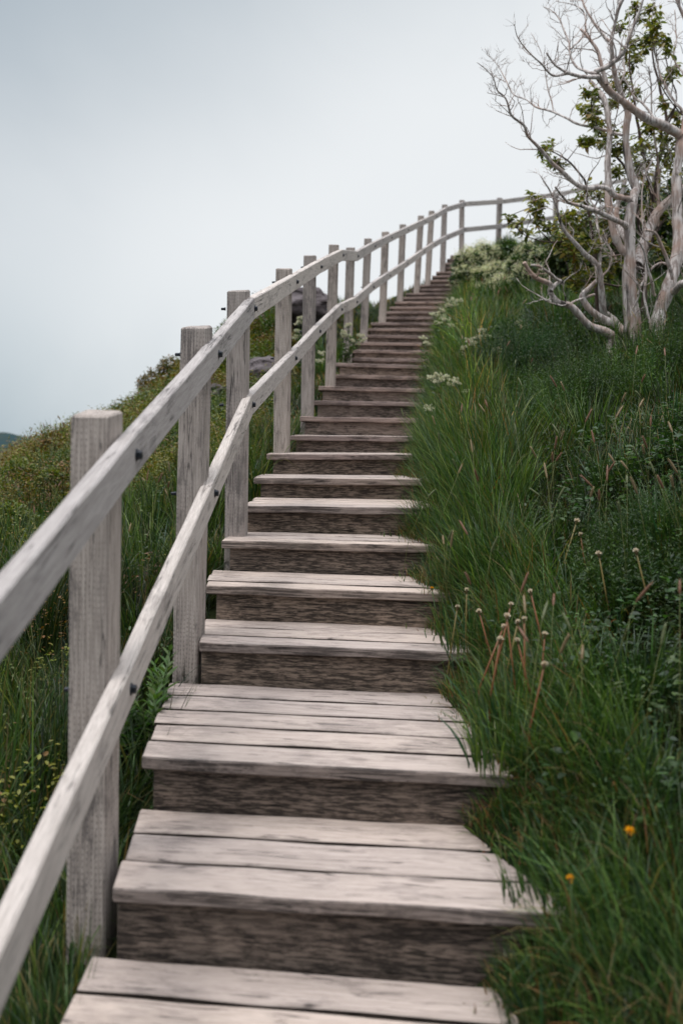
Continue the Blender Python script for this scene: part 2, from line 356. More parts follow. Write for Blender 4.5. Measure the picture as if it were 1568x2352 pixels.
for i, p in enumerate(T):
    mw = frames[i]; dep = step_depth(i)
    if i in (0,): dep += .0
    npl = max(2, round(dep/.145)); pw = dep/npl
    B = Boards(); seg = 20 if i < 8 else 8
    for k in range(npl):
        x0 = random.uniform(-.006, .006) if k else 0
        gap = random.uniform(.0075, .0105)*(1 if i < 2 else 1.35 if i < 6 else .7)
        dz = random.uniform(-.002, .002)
        mt = [0, 1, 1, 0, 0, 1, 1, 1] if k == 0 else [0]*8
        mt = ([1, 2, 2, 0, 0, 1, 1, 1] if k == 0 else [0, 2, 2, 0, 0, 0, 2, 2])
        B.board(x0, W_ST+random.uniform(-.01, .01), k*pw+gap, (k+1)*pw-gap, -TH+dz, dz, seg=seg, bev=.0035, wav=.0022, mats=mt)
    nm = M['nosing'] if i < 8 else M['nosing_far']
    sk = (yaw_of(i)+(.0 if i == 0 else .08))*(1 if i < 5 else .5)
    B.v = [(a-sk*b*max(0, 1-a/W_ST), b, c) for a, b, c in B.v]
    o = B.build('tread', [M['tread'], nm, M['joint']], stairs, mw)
    # riser under this tread, standing on the tread below
    rise = (p.z-T[i-1].z) if i > 0 else .14
    B = Boards(); inset = .03 if i not in (2,) else .022
    lx = {1: .002, 3: .0, 6: .0}.get(i, inset)
    hgt = rise-TH+.03
    B.board(lx, W_ST-.03, .03, .066, -TH-hgt, -TH-.0015, seg=seg, bev=.003, wav=.004)
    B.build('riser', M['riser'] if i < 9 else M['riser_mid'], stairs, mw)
    B = Boards()
    B.board(.04, .078, .069, dep-.01, -TH-.12, -TH-.002, seg=4, bev=.003, wav=.001) if False else None
    # side joist under the planks, set in from the ends
    Bs = Boards(); z0 = -TH-.13
    Bs.board(.069, dep+.02, -.085, -.047, z0, -TH-.002, seg=4, bev=.003, wav=.001)
    rot = Matrix.Rotation(R(90), 4, 'Z')
    Bs.build('side_joist', M['riser'], stairs, mw @ rot)
# ------------------------------------------------------------------ railing
railing = empty('railing', (-.55, 2.2, -1.25), 'grey timber post and double rail railing along the left of the stairs', 'railing')
#  top left px, top py, bottom left px, bottom py, y, width
posts = [(162, 950, 151, 2200, 2.20, .089), (415, 748, 395, 1560, 3.28, .086), (521, 665, 515, 1250, 4.17, .082), (633, 615, 627, 1060, 5.68, .082),
 (697, 585, 690, 965, 6.85, .079), (754.5, 560, 746, 890, 7.95, .073), (794.5, 566.6, 786.5, 840, 9.0, .073), (836, 546, 826, 775, 10.6, .074),
 (876, 531, 869, 735, 12.1, .074), (917, 514, 910, 692, 13.8, .076), (959, 494, 949, 672, 15.0, .078), (984, 483, 974, 660, 15.7, .078),
 (1014, 469, 1009, 624, 17.3, .085), (1054, 459, 1053, 590, 18.4, .085), (1145, 453, 1141, 582, 20.0, .086), (1274.6, 441, 1272, 580, 21.3, .086), (1392, 413, 1391, 560, 22.6, .086), (1500, 392, 1500, 540, 23.6, .086)]
top_b = [(313, 1046), (502, 814), (584.5, 709), (681, 647.6), (736.5, 613), (787, 586), (821.5, 588), (860.5, 565.4), (899, 546), (937, 528), (976, 509), (1001, 497), (1028, 480.6), (1067.6, 468.6), (1157, 462.6), (1284, 446), (1402, 420), (1510, 398)]
low_b = [(300, 1585), (493, 1134), (580, 930), (678, 823), (733.5, 761), (784, 710.6), (818.5, 693.6), (857, 659), (895, 633), (935, 606), (973, 578.7), (998, 562), (1028, 545), (1067.6, 527.7), (1157, 519), (1284, 498), (1402, 474), (1510, 455)]
for k, (tx, tpy, bx, bpy_, y, wd) in enumerate(posts):
    a = P(tx, tpy, y); b = P(bx, bpy_, y)
    gz = float(ground(b.x+wd/2, y+.04)); b = b + (b-a).normalized()*max(.12, (b.z-gz+.15))
    up = (a-b); L = up.length; up.normalize()
    fx = Vector((1, -.12 if k < 8 else -.3, 0)) if k < 14 else Vector((1, .35, 0))
    fx = (fx - up*fx.dot(up)).normalized(); fy = up.cross(fx)
    mw = Matrix(((fx.x, fy.x, up.x, b.x), (fx.y, fy.y, up.y, b.y), (fx.z, fy.z, up.z, b.z), (0, 0, 0, 1)))
    B = Boards(); B.board(0, wd, 0, .089, 0, L, seg=24 if k < 5 else 10, bev=.0045, wav=.002, axis=2)
    # sloped, weathered top
    vv = []
    for (x_, y_, z_) in B.v:
        if z_ > L-.03: z_ += (y_-.03)*.17 + .004*mnoise.noise(Vector((x_*60, y_*60, k)))
        vv.append((x_, y_, z_))
    B.v = vv
    po = B.build('post', M['post'], railing, mw)
def rail_pts(bl, y0pt):
    pts = [y0pt]
    for (bx, by), p_ in zip(bl, posts): pts.append(P(bx, by, p_[4]+.045))
    return pts
def bolt_at(pos, axis_dir, parent, r=.011, length=.012):
    me = bpy.data.meshes.new('bolt'); bm = bmesh.new()
    for (rr, d0, d1, seg) in ((r*1.35, 0, .002, 14), (r, .002, length, 6)):
        res = bmesh.ops.create_cone(bm, cap_ends=True, segments=seg, radius1=rr, radius2=rr*.9, depth=d1-d0)
        bmesh.ops.translate(bm, verts=res['verts'], vec=(0, 0, (d0+d1)/2))
    bm.to_mesh(me); bm.free()
    q = axis_dir.to_track_quat('Z', 'Y').to_matrix().to_4x4(); q.translation = pos
    return link_mesh('bolt', me, M['bolt'], parent, q)
joints = [0, 3, 6, 7, 10, 12, 14, 16, 18]
RT = .038; RH = .089
def build_rail(name, pts):
    segs_obj = {}
    # offset direction: rails sit on the stair side of the posts; the given line is the outer (right) face
    for a, b in zip(joints[:-1], joints[1:]):
        ids = list(range(a, b+1)); V = []; Q = []; C = []; rings = []
        dense = []
        for j in ids[:-1]:
            for t in np.linspace(0, 1, 14, endpoint=False): dense.append(pts[j].lerp(pts[j+1], t))
        dense.append(pts[ids[-1]])
        # leave 2 mm at the butt joints
        d0 = (dense[1]-dense[0]).normalized(); d1 = (dense[-1]-dense[-2]).normalized()
        dense[0] = dense[0]+d0*.0015; dense[-1] = dense[-1]-d1*.0015
        org = dense[0].copy(); dirv = (dense[-1]-dense[0]).normalized()
        var = (random.random(), random.random(), random.random())
        side0 = dirv.cross(Vector((0, 0, 1))).normalized(); up0 = side0.cross(dirv).normalized()
        M4 = Matrix(((dirv.x, -side0.x, up0.x, org.x), (dirv.y, -side0.y, up0.y, org.y), (dirv.z, -side0.z, up0.z, org.z), (0, 0, 0, 1)))
        inv = M4.inverted(); be = .004
        for k, p in enumerate(dense):
            j0 = max(0, k-1); j1 = min(len(dense)-1, k+1); d = (dense[j1]-dense[j0]).normalized()
            sd = d.cross(Vector((0, 0, 1))).normalized()   # to the right
            upv = Vector((0, 0, 1))
            sl = math.sqrt(max(.2, 1-d.z*d.z)); hh = RH/2/sl
            ring = []
            for (so, uo) in ((0, -hh+be), (0, hh-be), (-be, hh), (-RT+be, hh), (-RT, hh-be), (-RT, -hh+be), (-RT+be, -hh), (-be, -hh)):
                w1 = .0016*mnoise.noise(p*5+Vector((so*40, uo*20, 3))); w2 = .0022*mnoise.noise(p*4+Vector((uo*30, so*30, 9)))
                ring.append(inv @ (p + sd*(so+w1) + upv*(uo+w2)))
            rings.append(ring)
        for r_ in rings: V += [tuple(v) for v in r_]
        for i in range(len(rings)-1):
            for k in range(8): Q.append((i*8+k, i*8+(k+1) % 8, i*8+8+(k+1) % 8, i*8+8+k))
        for e in (0, (len(rings)-1)*8):
            Q += [(e, e+1, e+2, e+3), (e, e+3, e+4, e+7), (e+4, e+5, e+6, e+7)]
        me = bpy.data.meshes.new(name); me.from_pydata(V, [], Q); me.update()
        bm = bmesh.new(); bm.from_mesh(me); bmesh.ops.recalc_face_normals(bm, faces=bm.faces); bm.to_mesh(me); bm.free()
        at = me.color_attributes.new('Var', 'FLOAT_COLOR', 'POINT'); at.data.foreach_set('color', np.array([(*var, 1)]*len(V), dtype=np.float32).ravel())
        o = link_mesh(name, me, M['rail'], railing, M4)
        for j in range(max(a, 1), b if b < 18 else b+1): segs_obj[j] = o
    for j in range(1, len(pts)):
        o = segs_obj.get(j) or segs_obj[j-1]
        d = (pts[min(j+1, len(pts)-1)]-pts[j-1]).normalized(); sd = d.cross(Vector((0, 0, 1))).normalized()
        bolt_at(pts[j]+sd*.0005+d*.004, sd, o)
        # threaded end with nut behind the post
        bolt_at(pts[j]-sd*(RT+posts[j-1][5]+.004), -sd, o, .006, .018)
rt = rail_pts(top_b, Vector((-.515, .35, -.585))); rb = rail_pts(low_b, Vector((-.51, .35, -1.085)))
build_rail('top_rail', rt); build_rail('bottom_rail', rb)
# ------------------------------------------------------------------ vegetation generators (numpy)
def blades(base, length, width, lean_dir, lean, curl, cols, tipcols, seg=4):
    """base (n,3); blades bend from vertical along lean_dir"""
    n = len(base); t = np.linspace(0, 1, seg+1)
    ang0 = lean[:, None]; ang = ang0 + curl[:, None]*t[None, :]**1.3
    dl = length[:, None]/seg
    dh = np.sin(ang)*dl; dv = np.cos(ang)*dl
    H = np.concatenate([np.zeros((n, 1)), np.cumsum(dh[:, :-1], 1)], 1); Vv = np.concatenate([np.zeros((n, 1)), np.cumsum(dv[:, :-1], 1)], 1)
    dx = np.cos(lean_dir)[:, None]; dy = np.sin(lean_dir)[:, None]
    px = base[:, 0:1] + H*dx; py = base[:, 1:2] + H*dy; pz = base[:, 2:3] + Vv
    wdir = lean_dir + np.pi/2 + RNG.uniform(-.9, .9, n)
    ww = width[:, None]*(1-t[None, :]**2.2)*(.55+.45*np.minimum(1, t[None, :]*4))
    wx = np.cos(wdir)[:, None]*ww/2; wy = np.sin(wdir)[:, None]*ww/2
    L = np.stack([px-wx, py-wy, pz], -1); Rr = np.stack([px+wx, py+wy, pz], -1)
    V = np.empty((n, 2*seg+1, 3)); V[:, 0:2*seg:2] = L[:, :seg]; V[:, 1:2*seg:2] = Rr[:, :seg]; V[:, 2*seg] = np.stack([px, py, pz], -1)[:, seg]
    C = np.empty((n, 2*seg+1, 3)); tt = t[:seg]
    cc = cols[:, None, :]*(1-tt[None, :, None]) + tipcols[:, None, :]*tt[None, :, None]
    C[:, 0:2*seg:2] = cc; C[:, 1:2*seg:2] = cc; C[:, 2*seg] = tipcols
    st = (np.arange(n)*(2*seg+1))[:, None]
    q = []
    for k in range(seg-1): q.append(np.stack([st[:, 0]+2*k, st[:, 0]+2*k+1, st[:, 0]+2*k+3, st[:, 0]+2*k+2], -1))
    q = np.concatenate(q); tr = np.stack([st[:, 0]+2*seg-2, st[:, 0]+2*seg-1, st[:, 0]+2*seg], -1)
    return V.reshape(-1, 3), q, tr, C.reshape(-1, 3)
class Acc:
    def __init__(s): s.V = []; s.Q = []; s.T = []; s.C = []; s.n = 0
    def add(s, V, q, tr, C):
        s.V.append(V); s.C.append(C)
        if q is not None and len(q): s.Q.append(q+s.n)
        if tr is not None and len(tr): s.T.append(tr+s.n)
        s.n += len(V); return s
    def mesh(s, name, smooth=False):
        return np_mesh(name, np.concatenate(s.V), np.concatenate(s.Q) if s.Q else None, np.concatenate(s.T) if s.T else None, np.concatenate(s.C), smooth)
def leaves(base, direc, length, width, normal, cols, droop=.2):
    """folded oval leaves: 6-vertex blades"""
    n = len(base); d = unit(direc); s = unit(np.cross(d, normal)); nn = np.cross(s, d)
    l = length[:, None]; w = width[:, None]/2
    p0 = base; p1 = base + d*l*.3 + s*w*.85 - nn*w*-.15; p2 = base + d*l*.65 + s*w*.8 + nn*(w*.15) - np.array([0, 0, 1])*l*droop*.4
    p3 = base + d*l - np.array([0, 0, 1])*l*droop; p4 = base + d*l*.65 - s*w*.8 + nn*(w*.15) - np.array([0, 0, 1])*l*droop*.4; p5 = base + d*l*.3 - s*w*.85 + nn*w*.15
    V = np.stack([p0, p1, p2, p3, p4, p5], 1).reshape(-1, 3); st = np.arange(n)*6
    q = np.concatenate([np.stack([st, st+1, st+2, st+3], -1), np.stack([st, st+3, st+4, st+5], -1)])
    return V, q, None, np.repeat(cols, 6, 0)
def tubes(paths, radii, sides=6):
    V = []; Q = []; n = 0
    for pts, rs in zip(paths, radii):
        pts = [Vector(p) for p in pts]; m = len(pts); ref = None
        for i, p in enumerate(pts):
            d = (pts[min(i+1, m-1)]-pts[max(i-1, 0)])
            if d.length < 1e-7: d = Vector((0, 0, 1))
            d.normalize()
            if ref is None: ref = d.orthogonal().normalized()
            ref = (ref-d*ref.dot(d))
            if ref.length < 1e-4: ref = d.orthogonal()
            ref.normalize(); b = d.cross(ref)
            for k in range(sides):
                a = 2*math.pi*k/sides; V.append(tuple(p+(ref*math.cos(a)+b*math.sin(a))*rs[i]))
        for i in range(m-1):
            for k in range(sides):
                Q.append((n+i*sides+k, n+i*sides+(k+1) % sides, n+(i+1)*sides+(k+1) % sides, n+(i+1)*sides+k))
        # caps as fans of quads/tri via centre vertex
        V.append(tuple(pts[-1])); c_ = len(V)-1
        for k in range(0, sides, 1): Q.append((n+(m-1)*sides+k, n+(m-1)*sides+(k+1) % sides, c_, c_))
        n = len(V)
    return V, Q
def tube_arrays(paths, radii, colr, sides=4):
    V, Q = tubes(paths, radii, sides); V = np.array(V); Q = np.array(Q)
    deg = Q[:, 2] == Q[:, 3]
    return V, Q[~deg], Q[deg][:, :3], np.repeat(np.array([colr]), len(V), 0)
def pal(n, base, var=.25, hue=.15):
    b = np.array(base)[None, :]*(1+RNG.uniform(-var, var, (n, 1)))
    b = b*(1+RNG.uniform(-hue, hue, (n, 3))); return np.clip(b, .002, 1)
G_DEEP = (.022, .052, .017); G_MID = (.042, .085, .020); G_LIGHT = (.095, .150, .032); G_BLUE = (.026, .068, .040); G_STRAW = (.20, .14, .06); G_RUST = (.16, .065, .025); G_YEL = (.10, .12, .02)
def mixpal(n, choices, probs, var=.3):
    k = RNG.choice(len(choices), n, p=np.array(probs)/sum(probs)); a = np.array(choices)[k]
    return np.clip(a*(1+RNG.uniform(-var, var, (n, 1)))*(1+RNG.uniform(-.12, .12, (n, 3))), .002, 1)
def on_stair_z(x, y):
    """top of the tread under (x,y) or nan"""
    res = np.full(len(x), np.nan)
    for i in range(len(T)):
        mw = frames[i]; inv = np.array(mw.inverted()); pts = np.stack([x, y, np.full(len(x), T[i].z), np.ones(len(x))], 0)
        l = inv @ pts; ok = (l[0] > 0) & (l[0] < W_ST) & (l[1] > 0) & (l[1] < step_depth(i))
        z = T[i].z - tilt.get(i, .03)*l[0]
        res = np.where(ok, z, res)
    return res
def scatter(x0, x1, y0, y1, n): return RNG.uniform(x0, x1, n), RNG.uniform(y0, y1, n)
def in_view(x, y, m=.25):
    return (np.abs(x) < .343*y + m + .12) & (y > .9)
grass = Acc()
# right-hand side, density in rings
def grass_zone(y0, y1, dens, hscale, wscale, side, acc=grass):
    xm = .343*y1+.5
    n = int((y1-y0)*2*xm*dens); x, y = scatter(-xm, xm, y0, y1, n)
    # clump positions toward tuft centres
    cx = np.round(x*5)/5 + (vnoise(x*0+np.round(x*5), np.round(y*5), 1., 5)-.5)*.2; cy = np.round(y*5)/5
    k = RNG.uniform(0, .75, n); x = x + (cx-x)*k*.6; y = y+(cy-y)*k*.6
    xl = stair_l(y); xr = xl+W_ST
    keep = in_view(x, y)
    if side > 0: keep &= x > xr-.02
    else: keep &= x < xl-.02
    yc = 15 + 1.3*x + .5*np.sin(x*1.3); keep &= y < yc+2.0
    x = x[keep]; y = y[keep]; n = len(x)
    z = ground(x, y)-.01
    dr = x-stair_l(y)-W_ST if side > 0 else stair_l(y)-x
    hn = sm(.2, .8, vnoise(x, y, 1.9, 8)); hn2 = sm(.15, .85, vnoise(x, y, 5.5, 9))
    if side > 0:
        tall = np.exp(-((dr-.12)/.22)**2)*sm(2.6, 3.6, y)*.9        # fringe of tall tufts along the steps
        L = (.06+.17*hn*hn2+.07*hn2 + .21*tall + .10*sm(1.2, 2.4, dr)*sm(5.5, 3.5, y))*RNG.uniform(.55, 1.35, n)*hscale
        c = mixpal(n, [G_DEEP, G_MID, G_LIGHT, G_BLUE, G_STRAW, G_RUST], [.30, .30, .17, .15, .06, .02])
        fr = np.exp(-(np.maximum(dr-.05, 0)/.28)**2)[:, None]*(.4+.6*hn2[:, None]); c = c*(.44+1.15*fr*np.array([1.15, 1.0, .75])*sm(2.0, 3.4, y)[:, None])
    else:
        L = (.15+.28*hn*hn2+.09*hn2)*RNG.uniform(.55, 1.35, n)*hscale
        far = sm(5.5, 9, y)
        L = L*(1-.62*far)
        c = mixpal(n, [G_DEEP, G_MID, G_LIGHT, G_STRAW, G_YEL], [.38, .34, .10, .04, .04])*.56
        c2 = mixpal(n, [(.12, .085, .02), (.16, .075, .022), G_YEL, G_MID], [.3, .22, .3, .2])
        m_ = (RNG.random(n) < (.62*far*sm(.38, .62, vnoise(x, y, .8, 12)) + .10*far))[:, None]; c = np.where(m_, c2, c)
    tip = c*np.array([1.75, 1.55, 1.2]) ; dry = RNG.random(n) < .12; tip[dry] = np.array([.16, .12, .05])  # tips coloured lighter, highlights put into the blade colour; some tips dry brown
    if side > 0: L = L*(1-.5*np.exp(-(((x-.5)/.2)**2+((y-2.75)/.4)**2)))*(1-.5*np.exp(-(((x-.8)/.22)**2+((y-3.15)/.3)**2)))
    # bend: mostly down-slope/outward with swirl
    sw = vnoise(x, y, 4.2, 21)*6.28*1.6
    ld = sw + RNG.normal(0, .9, n)
    flat = sm(.45, .8, vnoise(x, y, 2.1, 23))
    if side > 0:
        ld = np.where((dr < .35) & (RNG.random(n) < .3), np.pi+RNG.normal(0, 1.1, n), ld)
    lean = np.abs(RNG.normal(.12, .25, n))+.5*flat*RNG.random(n); curl = np.abs(RNG.normal(.8, .65, n))*(1.15)
    up = RNG.random(n) < .25; curl[up] *= .3
    wd = RNG.uniform(.0022, .0062, n)*wscale; wd = np.where(RNG.random(n) < .15, wd*1.6, wd)
    cv = (.50+1.0*sm(.15, .85, vnoise(x, y, 3.1, 27)))*RNG.uniform(.6, 1.4, n); c = c*cv[:, None]; tip = tip*cv[:, None]
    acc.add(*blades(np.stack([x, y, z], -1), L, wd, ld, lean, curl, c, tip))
for (a, b, d, hs, ws) in ((1.0, 2.6, 4700, 1.0, 1.0), (2.6, 4.6, 4900, 1.0, 1.0), (4.6, 7.5, 3600, 1.0, 1.2), (7.5, 11, 2000, 1.0, 1.6), (11, 16, 900, 1.05, 2.0), (16, 25, 420, 1.1, 2.9)):
    grass_zone(a, b, d, hs, ws, +1); grass_zone(a, b, d*.8, hs, ws, -1)
# tufts on and beside the right-hand ends of the steps
def edge_tufts():
    bx, by, bz, hh_ = [], [], [], []
    for i in range(0, len(T)):
        dep = step_depth(i); n = int((9500 if i < 9 else 4200)*dep)
        v = RNG.uniform(0, 1, n)
        u = RNG.uniform(.55, W_ST+.12, n)
        mw = np.array(frames[i]); l = np.stack([u, v*dep, np.zeros(n), np.ones(n)]); w_ = mw @ l
        g = ground(w_[0], w_[1]); lim = .68+.17*(1-v)+.05*vnoise(w_[0], w_[1], 9, 71)-.02+.02*math.sin(i*2.4)+(.07 if i <= 2 else 0)
        k = (u > lim) | (g > w_[2]-.004) | ((u > lim-.07) & (RNG.random(n) < .05))
        bx.append(w_[0][k]); by.append(w_[1][k]); bz.append(np.maximum(g[k], w_[2][k])-.004); hh_.append(np.maximum(sm(-.03, .22, (u-lim)[k]), .22*(g > w_[2]-.004)[k])*(.85+.6*v[k]))
    x = np.concatenate(bx); y = np.concatenate(by); z = np.concatenate(bz); h = np.concatenate(hh_); n = len(x)
    cl = vnoise(x, y, 7, 77)
    L = (.03+.15*h+.10*h*cl)*np.where(y < 3, .8, 1)*RNG.uniform(.5, 1.35, n)
    c = mixpal(n, [G_DEEP, G_MID, G_LIGHT, G_STRAW, G_RUST], [.27, .35, .27, .06, .015]); dryc = mixpal(n, [G_STRAW, G_RUST], [.6, .4]); m_ = (RNG.random(n) < .30*(1-h))[:, None]; c = np.where(m_, dryc, c)
    ld = np.pi + RNG.normal(0, 1.1, n) + (cl-.5)*2; wd = RNG.uniform(.0022, .0048, n)*np.maximum(1, y/6)
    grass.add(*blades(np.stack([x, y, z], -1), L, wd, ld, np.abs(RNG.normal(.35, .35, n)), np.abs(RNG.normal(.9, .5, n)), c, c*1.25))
edge_tufts()
# soil creeping over the right ends of the treads
def big_tuft(x, y, n, Lm, spread=.1, colr=None, up=.5, wmul=1.0):
    z0 = float(ground(x, y))
    s = on_stair_z(np.array([x]), np.array([y]))[0]
    if not math.isnan(s): z0 = s
    a = RNG.uniform(0, 6.28, n); r = spread*np.sqrt(RNG.random(n)); bx = x+np.cos(a)*r; by = y+np.sin(a)*r
    bz = np.full(n, z0-.01); st = on_stair_z(bx, by); gg = ground(bx, by); bz = np.where(np.isnan(st), np.minimum(gg, z0+.1), st)-.005
    L = Lm*RNG.uniform(.5, 1.15, n); c = mixpal(n, colr or [G_MID, G_LIGHT, G_DEEP, G_BLUE], [.4, .3, .2, .1])
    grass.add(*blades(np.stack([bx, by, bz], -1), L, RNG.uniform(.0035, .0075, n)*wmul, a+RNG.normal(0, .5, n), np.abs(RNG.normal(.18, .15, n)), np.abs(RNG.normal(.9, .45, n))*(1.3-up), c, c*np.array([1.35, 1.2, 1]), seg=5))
for (px, py, y, n, L) in ((1130, 1260, 3.9, 420, .44), (1080, 1180, 4.4, 380, .42), (1040, 1080, 4.9, 380, .40), (1010, 1120, 5.2, 300, .34), (1000, 1000, 5.8, 260, .34), (1150, 1480, 3.5, 260, .32), (1120, 1340, 3.5, 300, .38),
                          (1060, 1330, 3.6, 110, .20), (1090, 1500, 3.15, 160, .22), (1040, 1240, 4.0, 160, .24), (1240, 1640, 2.9, 260, .30), (1190, 1750, 2.6, 260, .3), (1280, 1900, 2.3, 300, .3), (1190, 1850, 2.42, 200, .2), (1290, 2080, 2.02, 200, .2),
                          (1340, 2050, 2.1, 300, .28), (1300, 2250, 1.85, 300, .25), (1450, 1800, 2.6, 260, .36), (1500, 1500, 3.3, 300, .4), (1400, 1300, 3.9, 260, .4), (1300, 1420, 3.6, 260, .34), (1480, 2100, 2.2, 260, .3), (1540, 1250, 4.2, 260, .45)):
    x = (px-CX)/F*y; big_tuft(x, y, n, L*(.9 if px < 1200 else .55), .12, colr=[G_MID, G_DEEP, G_BLUE, G_DEEP] if px > 1200 else None)
for k in range(150):   # further tufts across both slopes
    y = RNG.uniform(4, 13); x = RNG.uniform(-.36*y, .36*y); xl = float(stair_l(y))
    if xl-.15 < x < xl+W_ST: continue
    if y > 14+1.2*x: continue
    big_tuft(x, y, 120, RNG.uniform(.22, .42), .14, wmul=max(1, y/6))
tag(link_mesh('grass', grass.mesh('grass'), M['grass']), 'long green grass covering the hillside and spilling over the stair edge', 'grass', kind='stuff')
# seed heads standing in the grass
def seedheads():
    acc = Acc(); paths = []; rads = []; heads = []
    spots = []
    D7 = lambda a, b: (a*.44+878, b*.44+815)
    for (a, b) in ((1215, 330), (1105, 460), (1380, 490), (1330, 530), (1365, 520), (1210, 565), (1280, 600), (1175, 615), (1275, 670), (1170, 660), (1085, 745), (1130, 760), (1095, 690), (1420, 620), (1465, 700), (1515, 690), (1540, 620), (1350, 145), (500, 660), (385, 590), (470, 510), (300, 465), (395, 620), (275, 365), (445, 940), (320, 990), (340, 970), (355, 1010), (565, 1030), (745, 1350), (890, 1310), (985, 1440), (760, 1500), (720, 1240), (690, 1200), (830, 1390), (1040, 1590), (925, 1560), (410, 300), (450, 290), (110, 320), (235, 745), (460, 1200), (1450, 1520), (1550, 1250), (1320, 1290), (1240, 830), (1330, 730)):
        px, py = D7(a, b); spots.append((px, py, ray_y(px, py, RNG.uniform(.32, .42), 2.3)))
    for (px, py, y) in spots: heads.append((P(px, py, y), RNG.uniform(.035, .06)))
    for k in range(170):
        side = -1 if RNG.random() < .55 else 1
        y = RNG.uniform(3.2, 12); x = RNG.uniform(.1*y, .35*y) if side > 0 else RNG.uniform(-.35*y, -.12*y)
        xl = float(stair_l(y))
        if xl-.1 < x < xl+W_ST+.05: continue
        if y > 13+1.2*x: continue
        z = float(ground(x, y))+RNG.uniform(.28, .46); heads.append((Vector((x, y, z)), RNG.uniform(.03, .06)))
    HV = []
    for (p, hl) in heads:
        g = float(ground(p.x, p.y)); g = min(g, p.z-.1)
        a = RNG.uniform(0, 6.28); ln = RNG.uniform(.03, .12); b = Vector((p.x-math.cos(a)*ln, p.y-math.sin(a)*ln, g))
        mid = b.lerp(p, .55)-Vector((math.cos(a), math.sin(a), 0))*ln*.25
        d = (p-mid).normalized(); d = (d+Vector((math.cos(a), math.sin(a), -.2))*RNG.uniform(0, .5)).normalized()
        k = max(1, p.y/6)
        acc.add(*tube_arrays([[b, mid, p]], [[.0012*k, .001*k, .0009*k]], (.12, .13, .04), 3))
        hc = ((.24, .13, .085), (.30, .22, .13), (.16, .18, .09))[RNG.integers(0, 3)]
        acc.add(*tube_arrays([[p, p+d*hl*.15, p+d*hl*.5, p+d*hl*.85, p+d*hl]], [[.001, .0032*k, .0038*k, .003*k, .0008]], hc, 6))
        n = 60; t = RNG.random(n); aa = RNG.uniform(0, 6.28, n); o = d.orthogonal().normalized(); o2 = d.cross(o)
        bs = np.array([p+d*hl*tt for tt in t]); dr = np.array([(o*math.cos(q)+o2*math.sin(q)+d*.9) for q in aa])
        acc.add(*leaves(bs, dr, np.full(n, .0075*k), np.full(n, .0016*k), np.repeat(np.array([tuple(d)]), n, 0), pal(n, hc), 0))
    return acc
tag(link_mesh('grass_seed_heads', seedheads().mesh('seed'), M['grass']), 'brownish foxtail seed heads on thin stalks scattered through the grass', 'seed heads', kind='stuff')
# low broadleaf cover: clover and herb leaves in the grass, heathy cover on the left slope
def herb(acc, x, y, z, n, rad, hgt, ll, colr, probs, wr=.55):
    a = RNG.uniform(0, 6.28, n); r = rad*np.sqrt(RNG.random(n)); h = hgt*RNG.random(n)**.7*(1-.5*(r/rad)**2)
    b = np.stack([x+np.cos(a)*r, y+np.sin(a)*r, z+h], -1)
    d = np.stack([np.cos(a)+RNG.normal(0, .5, n), np.sin(a)+RNG.normal(0, .5, n), RNG.uniform(-.1, .9, n)], -1)
    nm = np.stack([RNG.normal(0, .3, n), RNG.normal(0, .3, n), np.ones(n)], -1)
    L = ll*RNG.uniform(.6, 1.3, n)
    if x < float(stair_l(y)):
        pv = float(vnoise(x, y, 1.5, 91)); probs = [.55, .12, .03, .30, .0] if pv < .42 else [.15, .60, .12, .10, .03] if pv < .62 else [.12, .18, .50, .08, .12]
    c1 = mixpal(1, colr, probs, .2); cc = np.repeat(c1, n, 0)*RNG.uniform(.65, 1.35, (n, 1)); m_ = RNG.random(n) < .2; cc[m_] = mixpal(int(m_.sum()), colr, probs)
    acc.add(*leaves(b, d, L, L*wr, nm, cc*(.55+.6*(h/hgt))[:, None]**0))
cover = Acc()
for k in range(3000):
    y = RNG.uniform(2.2, 13)**1.0; x = RNG.uniform(-.36*y-.3, -.02*y-.4); xl = float(stair_l(y))
    if x > xl-.22: continue
    if y > 15+1.3*x+1.2: continue
    far = sm(4.5, 8, y); p = .02+.98*far*float(sm(.18, .36, vnoise(x, y, .7, 31)))
    if RNG.random() > p: continue
    rad = RNG.uniform(.10, .24); herb(cover, x, y, float(ground(x, y)), 170, rad, RNG.uniform(.18, .40), .019*max(1, y/6.5), [(.085, .115, .016), (.17, .155, .016), (.17, .085, .018), (.035, .065, .014), (.11, .05, .018)], [.34, .17, .17, .25, .07])
for k in range(1700):
    y = RNG.uniform(2.0, 10); x = float(stair_l(y))+W_ST+abs(RNG.normal(.0, 1.3)); 
    if x > .36*y+.2: continue
    herb(cover, x, y, float(ground(x, y))+.02, 70, .11, .17, RNG.choice([.014, .018, .030]), [(.030, .066, .016), (.055, .10, .020), (.020, .046, .013)], [.4, .25, .35], RNG.choice([.25, .6]))
tag(link_mesh('ground_cover', cover.mesh('cover'), M['leaf']), 'low yellow green and rusty heath foliage spread over the left slope', 'ground cover', kind='stuff')
